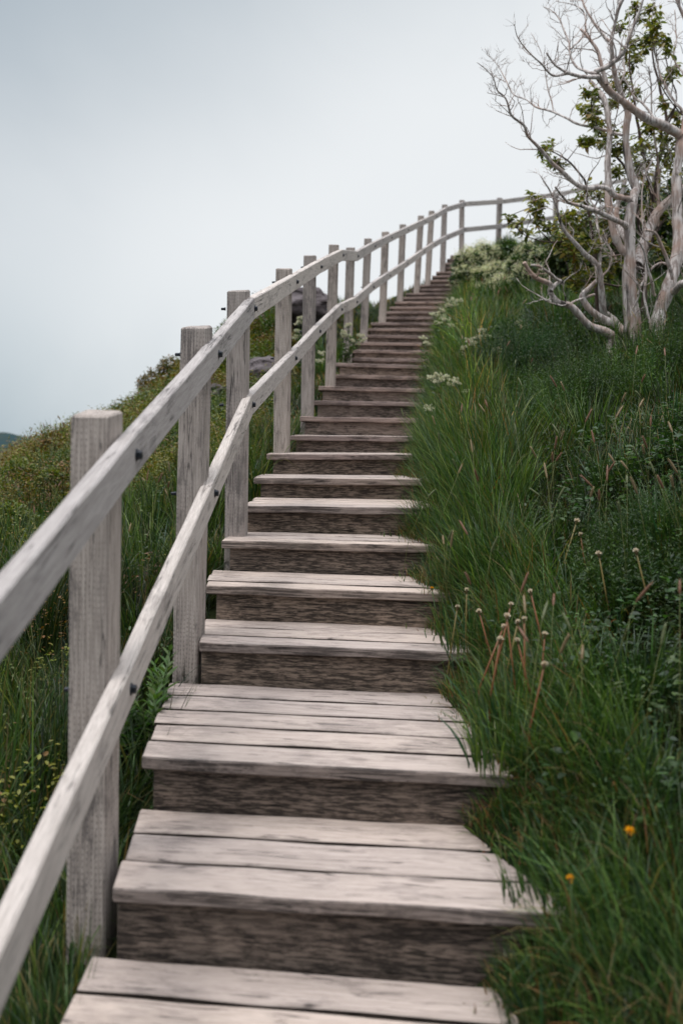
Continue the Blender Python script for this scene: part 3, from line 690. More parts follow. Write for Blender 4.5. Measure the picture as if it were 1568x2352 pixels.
# ------------------------------------------------------------------ shrubs and flowering plants
def feathery_shrub(name, label, px, py, y, rx, ry, h, n, colr=None, group=None):
    h *= 1.05
    y = ray_y(px, py, h*.75, 2.4); c0 = P(px, py, y); g0 = float(ground(c0.x, c0.y))
    acc = Acc(); B = []; D = []; 
    a = RNG.uniform(0, 6.28, n); r = np.sqrt(RNG.random(n)); bx = c0.x+np.cos(a)*r*rx; by = c0.y+np.sin(a)*r*ry
    hh = h*(np.sqrt(np.maximum(0, 1-r*r*.85)))*RNG.uniform(.65, 1.1, n)*(.40+.95*sm(.2, .8, vnoise(bx, by, 4.6, 41))); bz = ground(bx, by)
    m = 26
    lx = np.cos(a)*r*.35 + RNG.normal(0, .18, n); ly = np.sin(a)*r*.35 + RNG.normal(0, .18, n)
    cs = mixpal(n, colr or [(.050, .10, .020), (.085, .14, .024), (.028, .065, .017)], [.4, .25, .35])*(.6+.7*sm(.2, .8, vnoise(bx, by, 4.6, 43)))[:, None]
    t = RNG.uniform(.25, 1, (n, m)); px_ = bx[:, None]+lx[:, None]*hh[:, None]*t**1.3; py_ = by[:, None]+ly[:, None]*hh[:, None]*t**1.3; pz_ = bz[:, None]+hh[:, None]*t
    aa = RNG.uniform(0, 6.28, (n, m)); d = np.stack([np.cos(aa), np.sin(aa), np.full((n, m), .75)], -1).reshape(-1, 3)
    b = np.stack([px_, py_, pz_], -1).reshape(-1, 3); N_ = len(b); k = max(1, y/6)
    L = (.030*(1.25-t)).reshape(-1)*RNG.uniform(.7, 1.2, N_)*k
    acc.add(*leaves(b, d, L, L*.2, np.stack([RNG.normal(0, 1, N_), RNG.normal(0, 1, N_), RNG.normal(0, 1, N_)], -1), np.repeat(cs, m, 0)*RNG.uniform(.75, 1.25, (N_, 1)), .1))
    acc.add(*blades(np.stack([bx, by, bz], -1), hh, np.full(n, .003*k), np.arctan2(ly, lx), np.hypot(lx, ly)*.4, np.hypot(lx, ly)*.9, cs*.7, cs))
    me = acc.mesh(name); o = link_mesh(name, me, M['leaf'])
    return tag(o, label, 'shrub', group)
feathery_shrub('low_shrub', 'bright green feathery shrub mounded in front of the bleached tree trunks', 1430, 800, 6.2, .60, .35, .46, 2000)
feathery_shrub('low_shrub', 'feathery green shrub at the foot of the slope left of the bleached tree', 1270, 880, 5.9, .34, .3, .40, 900)
feathery_shrub('low_shrub', 'light green feathery bush among the tall grass beneath the dark hollow at the right border', 1500, 1180, 3.9, .26, .22, .30, 700, [(.055, .11, .02), (.08, .13, .025), (.03, .075, .02)])
feathery_shrub('low_shrub', 'small yellow green feathery plant beside the lone tall brown dandelion stalks', 1245, 1330, 4.0, .16, .16, .2, 300, [(.07, .13, .02), (.05, .11, .02), (.035, .09, .02)])
feathery_shrub('low_shrub', 'dark green bush filling the hollow behind the white flowers halfway up', 1130, 790, 8.2, .5, .5, .40, 1000, [(.02, .055, .018), (.03, .075, .02), (.045, .09, .02)])
def umbel_plant(label, tops, y, base=None, group='white umbel flowers lining the stairs', size=.026, parent=None):
    """green stems carrying clusters of tiny cream blossoms"""
    acc = Acc(); fl = Acc(); k = max(1, y/6.5)
    pts = [P(px, py, y+RNG.uniform(-.12, .12)) for px, py in tops]
    cx = sum(p.x for p in pts)/len(pts); bx, by = (cx, y) if base is None else base
    g = float(ground(bx, by)); st = on_stair_z(np.array([bx]), np.array([by]))[0]; g = g if math.isnan(st) else st
    g = min(g, min(p.z for p in pts)-.15)
    root = empty('flowering_plant', (bx, by, g), label, 'flowering plant', group)
    for p in pts:
        b = Vector((bx+RNG.normal(0, .03), by+RNG.normal(0, .03), g)); mid = b.lerp(p, .6)+Vector((RNG.normal(0, .02), RNG.normal(0, .02), .02))
        acc.add(*tube_arrays([[b, mid, p]], [[.0025*k, .002*k, .0014*k]], (.05, .09, .025), 4))
        nb = 11
        for q in range(nb):
            a = RNG.uniform(0, 6.28); rr = size*k*math.sqrt(RNG.random())*1.1; tip = p+Vector((math.cos(a)*rr, math.sin(a)*rr, RNG.uniform(-.3, .5)*size*k))
            acc.add(*tube_arrays([[p-Vector((0, 0, .03)), tip]], [[.001*k, .0008*k]], (.06, .1, .03), 3))
            n = 22; ph = RNG.normal(0, 1, (n, 3)); ph = unit(ph); c = np.array(tip)+ph*.0065*k*RNG.random((n, 1))
            fl.add(*leaves(c, ph+np.array([0, 0, .5]), np.full(n, .0065*k), np.full(n, .0055*k), unit(RNG.normal(0, 1, (n, 3))), mixpal(n, [(.62, .60, .44), (.50, .50, .30), (.70, .68, .55)], [.4, .3, .3], .12), 0))
        nl = 26; t = RNG.random(nl)*.85; bb = np.array([b.lerp(p, tt) for tt in t]); aa = RNG.uniform(0, 6.28, nl)
        L = RNG.uniform(.03, .06, nl)*k**.5
        acc.add(*leaves(bb, np.stack([np.cos(aa), np.sin(aa), np.full(nl, .5)], -1), L, L*.4, np.tile([0, 0, 1.], (nl, 1)), mixpal(nl, [G_MID, G_LIGHT, (.05, .09, .02)], [.4, .3, .3])))
    for nm, ac, mt in (('stem', acc, 'leaf'), ('blossom', fl, 'petal')):
        link_mesh(nm, ac.mesh(nm), M[mt], root, Matrix.Identity(4))
    return root
umbel_plant('loose cream umbels leaning over the steps beside the highest white cluster on the right edge', [(996, 722), (1013, 715), (1024, 735), (1006, 742), (1036, 748), (1018, 728)], 8.6)
umbel_plant('small cream flower head hanging over the dark tread below the loose cream umbels', [(972, 776), (976, 789)], 8.1)
umbel_plant('cream umbels on the bank right of the middle steps, uphill of the bright white ones', [(1076, 782), (1085, 790), (1064, 800), (1092, 775), (1068, 815)], 7.4)
umbel_plant('sparse pair of cream flower heads farthest out on the grass bank from the steps', [(1140, 803), (1146, 812)], 7.3)
umbel_plant('bright white full umbels standing at the stair edge above the tall grass fringe', [(990, 868), (1003, 862), (1012, 873), (1022, 866), (1001, 877)], 6.0, base=(.66, 6.05))
umbel_plant('three small white heads among grass just right of the bright white umbels', [(1040, 872), (1050, 880), (1034, 884)], 6.0)
umbel_plant('single white flower head farthest down the slope from the bright white umbels', [(1078, 908), (1070, 900)], 5.9)
umbel_plant('low white blossom leaning out by the grass fringe, lowest of the white flowers', [(982, 936), (986, 942)], 5.6, base=(.58, 5.7))
umbel_plant('pale cream blossoms behind the railing posts near the seventh post from the bottom', [(800, 748), (794, 772), (806, 782), (828, 772), (788, 765), (832, 782)], 8.8, base=(.02, 8.9), group='cream flowers behind the railing')
umbel_plant('tall cream blossoms between the fifth and sixth railing posts from the bottom', [(686, 742), (684, 760), (682, 775), (692, 732), (738, 812), (735, 830)], 8.6, base=(-.33, 8.7), group='cream flowers behind the railing')
umbel_plant('lone cream head in the deep grass between the bank umbels and the tree', [(1190, 742), (1200, 750), (1182, 752)], 8.4)
umbel_plant('faint cream heads low on the bank, just uphill of the farthest pair from the steps', [(1105, 760), (1118, 772), (1098, 775)], 7.9)
umbel_plant('cream heads beside the steps where the big blossom bush ends, highest of the loose umbels', [(1035, 690), (1045, 700), (1028, 702), (1052, 690)], 10.2)
def flower_bush(label, lobes, y, nflow):
    """leafy mound topped with cream blossom sprays"""
    c0 = P(lobes[0][0], lobes[0][1], y); root = empty('flowering_bush', (c0.x, c0.y, float(ground(c0.x, c0.y))), label, 'flowering bush', 'cream blossom bushes at the top')
    lf = Acc(); fl = Acc(); k = y/7
    for (px, py, rpx, yy) in lobes:
        c = P(px, py, yy); r = rpx/F*yy; n = int(2300*(rpx/40)**2)
        ph = unit(RNG.normal(0, 1, (n, 3))); rr = r*RNG.uniform(.45, 1.02, (n, 1))*(.8+.35*vnoise(ph[:, 0]*3, ph[:, 1]*3+ph[:, 2]*3, 1.5, 51)[:, None])
        b = np.array(c)+ph*rr*np.array([1, 1, .95]); L = RNG.uniform(.03, .055, n)*k**.7
        lf.add(*leaves(b, ph+RNG.normal(0, .5, (n, 3)), L, L*.45, ph+np.array([0, 0, .6]), mixpal(n, [(.035, .07, .018), (.02, .05, .014), (.065, .10, .02)], [.45, .35, .2])))
        m = int(nflow*(rpx/40)**2)
        ph = unit(RNG.normal(0, 1, (m, 3))+np.array([-.1, -.55, .75])); cc = np.array(c)+ph*r*RNG.uniform(.98, 1.22, (m, 1))
        for q in range(m):
            nn = 34; o = RNG.normal(0, .019*k**.6, (nn, 3))*np.array([1, 1, 1.1]); pp = unit(RNG.normal(0, 1, (nn, 3)))
            fl.add(*leaves(cc[q]+o, pp, np.full(nn, .0095*k**.6), np.full(nn, .008*k**.6), unit(RNG.normal(0, 1, (nn, 3))), mixpal(nn, [(.70, .68, .42), (.58, .58, .30), (.78, .75, .55), (.36, .40, .15)], [.35, .25, .25, .15], .15), 0))
    # short woody stems down to the turf
    paths = []; rads = []
    for (px, py, rpx, yy) in lobes:
        c = P(px, py, yy)
        for q in range(4):
            bb = Vector((c.x+RNG.normal(0, .1), c.y+RNG.normal(0, .1), 0)); bb.z = float(ground(bb.x, bb.y))-.02; paths.append([bb, bb.lerp(c, .5)+Vector((RNG.normal(0, .04), 0, 0)), c]); rads.append([.008, .006, .003])
    V, q, tr, C = tube_arrays(paths, rads, (.06, .05, .03), 5)
    link_mesh('stem', np_mesh('stem', V, q, tr, C), M['leaf'], root, Matrix.Identity(4))
    link_mesh('foliage', lf.mesh('f'), M['leaf'], root, Matrix.Identity(4)); link_mesh('blossom', fl.mesh('b'), M['petal'], root, Matrix.Identity(4))
flower_bush('large bush thick with cream blossom at the head of the stairs', [(1075, 612, 34, 14.2), (1110, 602, 38, 14.6), (1062, 640, 24, 13.8), (1140, 640, 34, 14), (1100, 655, 34, 13.8), (1150, 672, 32, 13.2), (1180, 640, 32, 13.6), (1100, 685, 24, 13.2)], 14, 85)
flower_bush('smaller cream blossom bush partly behind the leafy tree', [(1215, 592, 30, 13.6), (1245, 600, 26, 13.2), (1190, 612, 24, 13.4), (1215, 640, 34, 12.6)], 13, 50)
def green_bush(name, label, lobes, colr, probs, ll=.045, dens=1500, group='green bushes on the slope behind the tree'):
    acc = Acc()
    for (px, py, rpx, yy) in lobes:
        c = P(px, py, yy); r = rpx/F*yy; n = int(dens*(rpx/40)**2); k = max(1, yy/7)
        ph = unit(RNG.normal(0, 1, (n, 3))); rr = r*RNG.uniform(.35, 1.02, (n, 1))*(.75+.45*vnoise(ph[:, 0]*3, ph[:, 1]*3+ph[:, 2]*3, 1.5, 61)[:, None])
        b = np.array(c)+ph*rr; L = RNG.uniform(.6, 1.2, n)*ll*k**.7
        acc.add(*leaves(b, ph+RNG.normal(0, .5, (n, 3)), L, L*.5, ph+np.array([0, 0, .6]), mixpal(n, colr, probs)))
        for q in range(5):
            bb = Vector((c.x+RNG.normal(0, .1), c.y+RNG.normal(0, .1), 0)); bb.z = min(float(ground(bb.x, bb.y)), c.z)-.02
            acc.add(*tube_arrays([[bb, bb.lerp(c, .5), c]], [[.009, .006, .003]], (.06, .045, .03), 4))
    return tag(link_mesh(name, acc.mesh(name), M['leaf']), label, 'bush', group)
green_bush('leafy_bush', 'dark green bush between the two cream blossom bushes', [(1165, 575, 22, 15), (1185, 590, 24, 15), (1160, 600, 20, 14.5)], [(.03, .06, .015), (.05, .08, .018)], [.6, .4])
green_bush('leafy_bush', 'olive green bush seen through the lower branches of the bleached tree', [(1330, 560, 50, 11), (1390, 540, 50, 11.5), (1290, 590, 40, 11), (1360, 610, 45, 10.5), (1430, 590, 45, 11)], [(.05, .075, .015), (.075, .09, .018), (.03, .055, .014)], [.4, .3, .3], dens=1300)
green_bush('leafy_bush', 'deep green bush against the sky at the right border behind the trunks', [(1520, 520, 55, 12), (1470, 470, 50, 12.5), (1560, 460, 50, 12.5), (1540, 600, 50, 11)], [(.035, .06, .015), (.055, .08, .018), (.022, .045, .012)], [.4, .3, .3], dens=1200)
for lb, px, py, rp, cl_ in (('rusty olive bush standing on the skyline between the first and second railing posts', 352, 872, 26, 0), ('brown tinged bush on the skyline just left of the second railing post', 392, 838, 22, 0),
        ('ochre bush on the slope just left of the first railing post', 118, 1018, 26, 0), ('yellow green bush at the left border below the far headland', 40, 1085, 34, 1), ('yellow green bush on the slope behind the near top rail, left of the first post', 120, 1100, 30, 1),
        ('olive bush low on the slope at the left border under the yellow green one', 30, 1190, 36, 1), ('rusty bush peeking between the second and third railing posts above the lower rail', 495, 800, 20, 0)):
    yy = ray_y(px, py, .25, 4.0, 12.5); z_ = P(px, py, yy)
    green_bush('low_bush', lb, [(px, py, rp, yy), (px-rp*.8, py+rp*.35, rp*.7, yy), (px+rp*.7, py+rp*.2, rp*.75, yy+.1)], [(.19, .10, .018), (.12, .09, .016), (.07, .075, .014)] if cl_ == 0 else [(.15, .165, .018), (.09, .12, .016), (.05, .08, .014)], [.4, .35, .25], .028, 1500, 'low bushes on the left slope')
# broad-leaved plant left of the landing
lp = Acc(); c0 = Vector(((322-CX)/F*2.95, 2.95, 0)); c0.z = float(ground(c0.x, c0.y))
for q in range(15):
    bx = c0.x+RNG.normal(0, .05); by = c0.y+RNG.normal(0, .07); hgt = RNG.uniform(.16, .34); tip = Vector((bx+RNG.normal(0, .04), by+RNG.normal(0, .04), c0.z+hgt)); b = Vector((bx, by, float(ground(bx, by))))
    lp.add(*tube_arrays([[b, tip]], [[.0025, .0015]], (.06, .12, .03), 4))
    n = 20; t = np.linspace(.25, 1, n); a = np.arange(n)*2.4+RNG.uniform(0, 6); bb = np.array([b.lerp(tip, tt) for tt in t]); L = .075*(1.15-.55*t)*RNG.uniform(.8, 1.2, n)
    lp.add(*leaves(bb, np.stack([np.cos(a), np.sin(a), .35+.8*t], -1), L, L*.3, np.tile([0, 0, 1.], (n, 1))+RNG.normal(0, .15, (n, 3)), pal(n, (.065, .125, .025)), .15))
tag(link_mesh('leafy_plant', lp.mesh('leafy_plant'), M['leaf']), 'clump of narrow bright green leaves against the second railing post', 'plant')
# dandelions gone over
def dandelion(label, px, py, y, kind=0, cat='dandelion', lean=None, hg=None):
    p = P(px, py, y); hgt = hg or RNG.uniform(.16, .28); a = lean if lean is not None else RNG.uniform(-.2, .2)
    b = Vector((p.x+a*hgt, p.y+RNG.uniform(-.03, .05), p.z-hgt)); g = float(ground(b.x, b.y)); b.z = min(b.z, g)
    root = empty('dandelion', b, label, cat, 'spent dandelions in the grass')
    scol = ((.24, .10, .045), (.22, .17, .06))[RNG.integers(0, 2)] if kind == 0 else (.05, .09, .02)
    mid = b.lerp(p, .5)+Vector((RNG.normal(0, .012), RNG.normal(0, .012), 0))
    V, q, tr, C = tube_arrays([[b, mid, p]], [[.003, .0027, .0022]], scol, 6)
    link_mesh('stem', np_mesh('stem', V, q, tr, C, True), M['leaf'], root, Matrix.Identity(4))
    hd = Acc(); up = (p-mid).normalized(); z_ = RNG.uniform(.42, .68) if kind == 0 else (.62 if abs(px-1446) < 2 else .38)
    hd.add(*tube_arrays([[p-up*.002, p+up*.004, p+up*.010, p+up*.013]], [[.003*z_*1.6, .0085*z_, .008*z_, .003]], (.16, .12, .06), 8))
    n = 60; ph = unit(RNG.normal(0, 1, (n, 3))*np.array([.8, .8, .5])+np.array([0, 0, .9])); c1 = (.72, .62, .48) if kind == 0 else (.85, .42, .01)
    hd.add(*leaves(np.array(p+up*.009)+ph*.002, ph, np.full(n, (.015 if kind == 0 else .017)*z_), np.full(n, .005*z_), unit(RNG.normal(0, 1, (n, 3))), pal(n, c1, .12, .05), 0))
    link_mesh('flower_head', hd.mesh('h'), M['petal'], root, Matrix.Identity(4)); return root
DL = [(1322, 1203, 3.5, 'tallest spent dandelion standing alone on its brown stalk, leaning left over a second head'), (1333, 1234, 3.5, 'brown spent dandelion just under the tallest one'), (1375, 1279, 3.4, 'short spent dandelion right of the tallest brown stalks'),
      (1461, 1273, 3.4, 'spent dandelion nearest the right border on a yellow stalk'), (1171, 1396, 3.0, 'highest white head of the dandelion cluster beside the stairs'), (1164, 1424, 3.0, 'small white head tucked under the highest one of the dandelion cluster'),
      (1187, 1436, 2.95, 'round white head in the middle of the dandelion cluster'), (1203, 1430, 3.0, 'spent dandelion at the upper right of the dense cluster'), (1153, 1447, 2.95, 'flat brown head on a thick yellow leaning stalk at the left of the cluster'),
      (1071, 1362, 3.3, 'white spent dandelion standing alone nearest the stair edge'), (1049, 1401, 3.2, 'small yellowish bud below the white dandelion nearest the stair edge'), (1250, 1465, 2.9, 'white capped dandelion right of the dense cluster'),
      (1189, 1478, 2.85, 'low white head below the middle of the dandelion cluster'), (1147, 1477, 2.85, 'low pale head at the lower left of the dandelion cluster'), (1101, 1411, 3.1, 'brown bare dandelion head between the stair edge and the dense cluster'),
      (1248, 1535, 2.75, 'lowest pinkish dandelion head below the dense cluster'), (1219, 1366, 3.2, 'tiny pink head deep in the grass above the dense cluster')]
for px, py, y, lb in DL: dandelion(lb, px, py, ray_y(px, py, RNG.uniform(.22, .28), 2.2), hg=.30, lean=RNG.uniform(-.35, .35))
for (px, py, y, lb) in ((1446, 1922, 2.3, 'bright yellow round flower glowing in the dark grass at lower right'), (1309, 2030, 2.1, 'tiny yellow flower half hidden in grass left of the bright yellow one'), (992, 1358, 3.42, 'small orange flower at the grass edge on the worn pale tread')):
    if px > 1100: y = ray_y(px, py, .21, 1.7)
    o = dandelion(lb, px, py, y, 1, 'flower', hg=.05 if px < 1100 else .2); o.name = 'yellow_flower'; o['group'] = 'yellow flowers in the grass'
# ------------------------------------------------------------------ rocks
def rock(label, px, py, y, sx, sy, sz, seed):
    y = ray_y(px, py+8, .16, 7.5); c = P(px, py, y); k_ = y/11.5; sx *= k_; sy *= k_; sz *= k_; bm = bmesh.new(); bmesh.ops.create_icosphere(bm, subdivisions=5, radius=1)
    for v in bm.verts:
        p = v.co.copy(); 
        d = 1 + .42*mnoise.noise(p*1.1+Vector((seed, 0, 0))) + .18*mnoise.noise(p*2.7+Vector((0, seed, 0)))
        cr = mnoise.cell(p*1.7+Vector((seed, 3, 1))); d += .05*cr + .03*mnoise.noise(p*9)
        v.co = Vector((p.x*sx, p.y*sy, p.z*sz))*d
    me = bpy.data.meshes.new('rock'); bm.to_mesh(me); bm.free()
    for pl in me.polygons: pl.use_smooth = False
    return tag(link_mesh('rock', me, M['rock'], None, Matrix.Translation(c)), label, 'rock', 'rocks on the left slope')
rock('large dark outcrop behind the fourth and fifth railing posts under rusty turf', 708, 712, 12.6, .34, .5, .25, 3)
rock('low grey purple rock beyond the grass between the third and fourth posts', 608, 862, 11.2, .26, .4, .20, 8)
rock('grey rock patch showing left of the second railing post', 488, 905, 9.8, .22, .3, .12, 14)
# ------------------------------------------------------------------ trees
S2 = .3468
def p2(a, b, y): return P(a*S2+1066, b*S2, y)
def smooth_path(pts, rs, sub=4):
    out = []; ro = []
    n = len(pts)
    for i in range(n-1):
        p0 = pts[max(i-1, 0)]; p1 = pts[i]; p2_ = pts[i+1]; p3 = pts[min(i+2, n-1)]
        for k in range(sub):
            t = k/sub; out.append(.5*((2*p1)+(-p0+p2_)*t+(2*p0-5*p1+4*p2_-p3)*t*t+(-p0+3*p1-3*p2_+p3)*t**3)); ro.append(rs[i]*(1-t)+rs[i+1]*t)
    out.append(pts[-1]); ro.append(rs[-1]); return out, ro
def limb(zpts, r0, r1, y0, y1, bend=.0):
    n = len(zpts); pts = []; rs = []
    for i, (a, b) in enumerate(zpts):
        t = i/(n-1); y = y0+(y1-y0)*t + bend*math.sin(math.pi*t) ; pts.append(p2(a, b, y)); rs.append((r0*(1-t)**1.0+r1*t)*.86*S2/F*y)
    P_, R_ = smooth_path(pts, rs, 5)
    for i in range(1, len(P_)):
        P_[i] = P_[i]+Vector((mnoise.noise(P_[i]*7), mnoise.noise(P_[i]*7+Vector((9, 0, 0))), mnoise.noise(P_[i]*7+Vector((0, 9, 0)))))*.012
        R_[i] *= 1+.22*mnoise.noise(P_[i]*14)
    return P_, R_
Y0 = 7.0
trunks = [
 ([(1125, 2290), (1115, 2200), (1100, 2000), (1088, 1800), (1092, 1650), (1095, 1500), (1108, 1340)], 66, 36, Y0, Y0, 0),
 ([(1255, 2290), (1270, 2200), (1295, 2060), (1350, 1900), (1400, 1740), (1422, 1560), (1412, 1400), (1402, 1200), (1425, 1000), (1452, 880), (1480, 700), (1500, 500), (1530, 200)], 62, 22, Y0-.1, Y0+.2, 0),
 ([(1140, 1760), (1180, 1640), (1235, 1480), (1310, 1370), (1400, 1290), (1480, 1220)], 44, 28, Y0+.06, Y0+.5, 0),
 ([(945, 2090), (915, 2060), (905, 1900), (882, 1760), (790, 1675), (705, 1590), (645, 1490), (605, 1350), (560, 1250), (500, 1160)], 30, 3, Y0+.15, Y0-.3, 0),
 ([(970, 2225), (930, 2190), (830, 2150), (760, 2080), (700, 2030), (620, 2000), (568, 1930), (570, 1880), (480, 1840), (425, 1785), (390, 1735)], 36, 13, Y0-.15, Y0-.5, 0),
 ([(1090, 2260), (1050, 2190), (1000, 2130), (960, 2090)], 42, 22, Y0+.1, Y0+.3, 0)]
branches = [
 ([(1098, 1700), (1040, 1650), (990, 1550), (960, 1400), (945, 1200), (950, 1000), (960, 850), (935, 700), (890, 600), (830, 535)], 34, 14, Y0, Y0+.3, -.1),
 ([(1108, 1350), (1130, 1280), (1145, 1240), (1095, 1150), (1075, 1000), (1070, 850), (1085, 740), (1030, 610), (1000, 500), (985, 400), (970, 260), (1010, 100), (1060, -30)], 38, 10, Y0, Y0-.2, .2),
 ([(975, 270), (900, 215), (830, 120), (780, -20)], 15, 7, Y0+.1, Y0+.3, 0),
 ([(1100, 1320), (1000, 1295), (940, 1243), (820, 1245), (740, 1220), (650, 1150), (560, 1060), (480, 975), (420, 900), (390, 825), (310, 760), (268, 650), (215, 600), (185, 500), (80, 415)], 24, 2.5, Y0, Y0-.8, 0),
 ([(268, 645), (200, 625), (150, 612)], 5, 2, Y0-.68, Y0-.7, 0), ([(185, 510), (180, 460)], 3.5, 2, Y0-.75, Y0-.75, 0),
 ([(1075, 1510), (1050, 1480), (960, 1440), (860, 1395), (780, 1375), (700, 1350), (650, 1310), (600, 1240)], 24, 7, Y0, Y0-.6, 0),
 ([(1430, 900), (1330, 830), (1230, 790), (1130, 730), (1040, 670), (950, 590), (890, 510), (880, 470), (960, 440), (1030, 370), (1080, 280), (1130, 150), (1180, -20)], 38, 9, Y0+.1, Y0-.4, 0),
 ([(885, 510), (780, 505), (690, 485), (600, 430), (545, 350)], 17, 6, Y0-.3, Y0-.5, 0),
 ([(690, 488), (600, 495), (540, 470), (490, 400), (400, 310), (345, 240), (328, 160)], 10, 2.5, Y0-.38, Y0-.8, 0),
 ([(870, 490), (800, 470), (740, 440), (700, 360), (685, 260), (640, 150), (600, 90), (520, 50)], 13, 2.5, Y0-.3, Y0+.1, 0),
 ([(700, 325), (790, 230), (800, 100), (740, 40), (610, 5)], 8, 3, Y0-.2, Y0+.2, 0),
 ([(940, 560), (910, 430), (870, 320), (820, 250), (765, 195)], 16, 9, Y0-.15, Y0-.1, 0),
 ([(1045, 895), (970, 870), (800, 830), (680, 780), (590, 740), (480, 710), (410, 660), (320, 620), (270, 530), (210, 420), (150, 365)], 12, 2.2, Y0+.05, Y0+.7, 0),
 ([(270, 545), (200, 510), (100, 440)], 4, 1.5, Y0+.6, Y0+.7, 0), ([(590, 740), (560, 620), (535, 480), (500, 340), (435, 215)], 6, 1.5, Y0+.4, Y0+.5, 0), ([(400, 655), (370, 545)], 3.5, 1.5, Y0+.5, Y0+.5, 0),
 ([(1385, 1930), (1447, 1870), (1530, 1850)], 30, 20, Y0-.1, Y0-.5, 0),
 ([(640, 1870), (600, 1840), (560, 1800), (500, 1770), (440, 1755)], 15, 9, Y0-.3, Y0-.7, 0), ([(570, 1930), (600, 1880), (640, 1865)], 16, 14, Y0-.4, Y0-.3, 0),
 ([(960, 2130), (900, 2100), (840, 2060), (790, 2000), (780, 1955), (830, 1900), (880, 1860)], 32, 15, Y0-.1, Y0-.2, 0),
 ([(860, 1950), (760, 1985), (700, 2010), (640, 2020), (540, 2000), (490, 1955)], 9, 3, Y0-.1, Y0-.6, 0),
 ([(1225, 2140), (1190, 1950), (1200, 1700), (1175, 1400), (1182, 1200), (1240, 1060)], 10, 4, Y0-.2, Y0-.1, 0),
 ([(1260, 1960), (1215, 1800), (1185, 1650), (1120, 1560)], 12, 5, Y0-.12, Y0-.3, 0),
 ([(1380, 1850), (1340, 1720), (1290, 1600), (1250, 1535), (1200, 1520)], 16, 8, Y0-.1, Y0-.3, 0),
 ([(1275, 1500), (1285, 1300), (1280, 1100), (1250, 850), (1235, 600), (1222, 440)], 12, 4, Y0+.3, Y0+.4, 0),
 ([(1250, 780), (1180, 690), (1110, 620), (1040, 480)], 10, 5, Y0+.1, Y0+.3, 0),
 ([(1475, 760), (1400, 690), (1335, 600), (1290, 480), (1250, 300), (1235, 90)], 13, 4, Y0+.1, Y0+.3, 0),
 ([(1490, 560), (1440, 480), (1390, 400), (1400, 250), (1390, 60)], 10, 4, Y0+.1, Y0+.4, 0),
 ([(1500, 200), (1430, 80), (1390, -30)], 16, 10, Y0+.1, Y0+.1, 0),
 ([(890, 1770), (895, 1700), (900, 1620), (885, 1500), (870, 1400), (830, 1300)], 16, 4, Y0+.2, Y0+.5, 0),
 ([(905, 1830), (960, 1770), (975, 1690), (940, 1600)], 8, 3, Y0+.1, Y0+.1, 0),
 ([(1000, 1720), (960, 1650), (900, 1560), (870, 1450)], 10, 5, Y0+.3, Y0+.4, 0),
 ([(1150, 1950), (1165, 1880), (1230, 1780), (1300, 1745), (1350, 1765)], 10, 8, Y0-.1, Y0-.1, 0),
 ([(1110, 2050), (1160, 1940), (1120, 1850), (1060, 1790)], 7, 2, Y0-.15, Y0-.35, 0),
 ([(1030, 560), (1060, 480), (1050, 380), (1090, 200), (1080, 60)], 8, 3, Y0, Y0+.1, 0),
 ([(1000, 1450), (1010, 1350), (1040, 1260), (1060, 1200)], 22, 14, Y0+.3, Y0+.5, 0), ([(1090, 1620), (1040, 1520), (1000, 1440)], 24, 22, Y0+.1, Y0+.3, 0)]
g_t = ground(np.array([p2(1115, 2230, Y0).x]), np.array([Y0]))[0]
dead = empty('bleached_tree', (p2(1180, 2250, Y0).x, Y0, float(g_t)), 'bleached bare tree with several pale twisted trunks on the right slope', 'tree')
def part_tubes(name, plist, mat, parent, sides=10, sm_=True):
    V, Q = tubes([a for a, b in plist], [b for a, b in plist], sides); V = np.array(V); Q = np.array(Q); deg = Q[:, 2] == Q[:, 3]
    me = np_mesh(name, V, Q[~deg], Q[deg][:, :3] if deg.any() else None, None, sm_); return link_mesh(name, me, mat, parent, Matrix.Identity(4))
allp = []
trunk_l = []
for k, (z, r0, r1, ya, yb, bd) in enumerate(trunks):
    L_ = limb(z, r0, r1, ya, yb, bd); 
    # bury the foot in the turf
    if k in (0, 1, 4, 5):
        p = L_[0][0]; gz = float(ground(p.x, p.y))-.05
        if p.z > gz: L_[0].insert(0, Vector((p.x, p.y, gz))); L_[1].insert(0, L_[1][0]*1.15)
    part_tubes('trunk', [L_], M['deadwood'], dead, 14); allp.append(L_)
for z, r0, r1, ya, yb, bd in branches:
    L_ = limb(z, r0, r1, ya, yb, bd); part_tubes('branch', [L_], M['deadwood'], dead, 10); allp.append(L_)
def twig_path(start, d, length, r, n=6, wob=.35):
    pts = [start]; rs = [r]; p = start.copy(); d = d.normalized()
    for i in range(n):
        d = (d+Vector((random.gauss(0, wob), random.gauss(0, wob), random.gauss(0, wob*.6)+.08))).normalized(); p = p+d*length/n; pts.append(p.copy()); rs.append(r*(1-.75*(i+1)/n))
    return pts, rs
tw = []
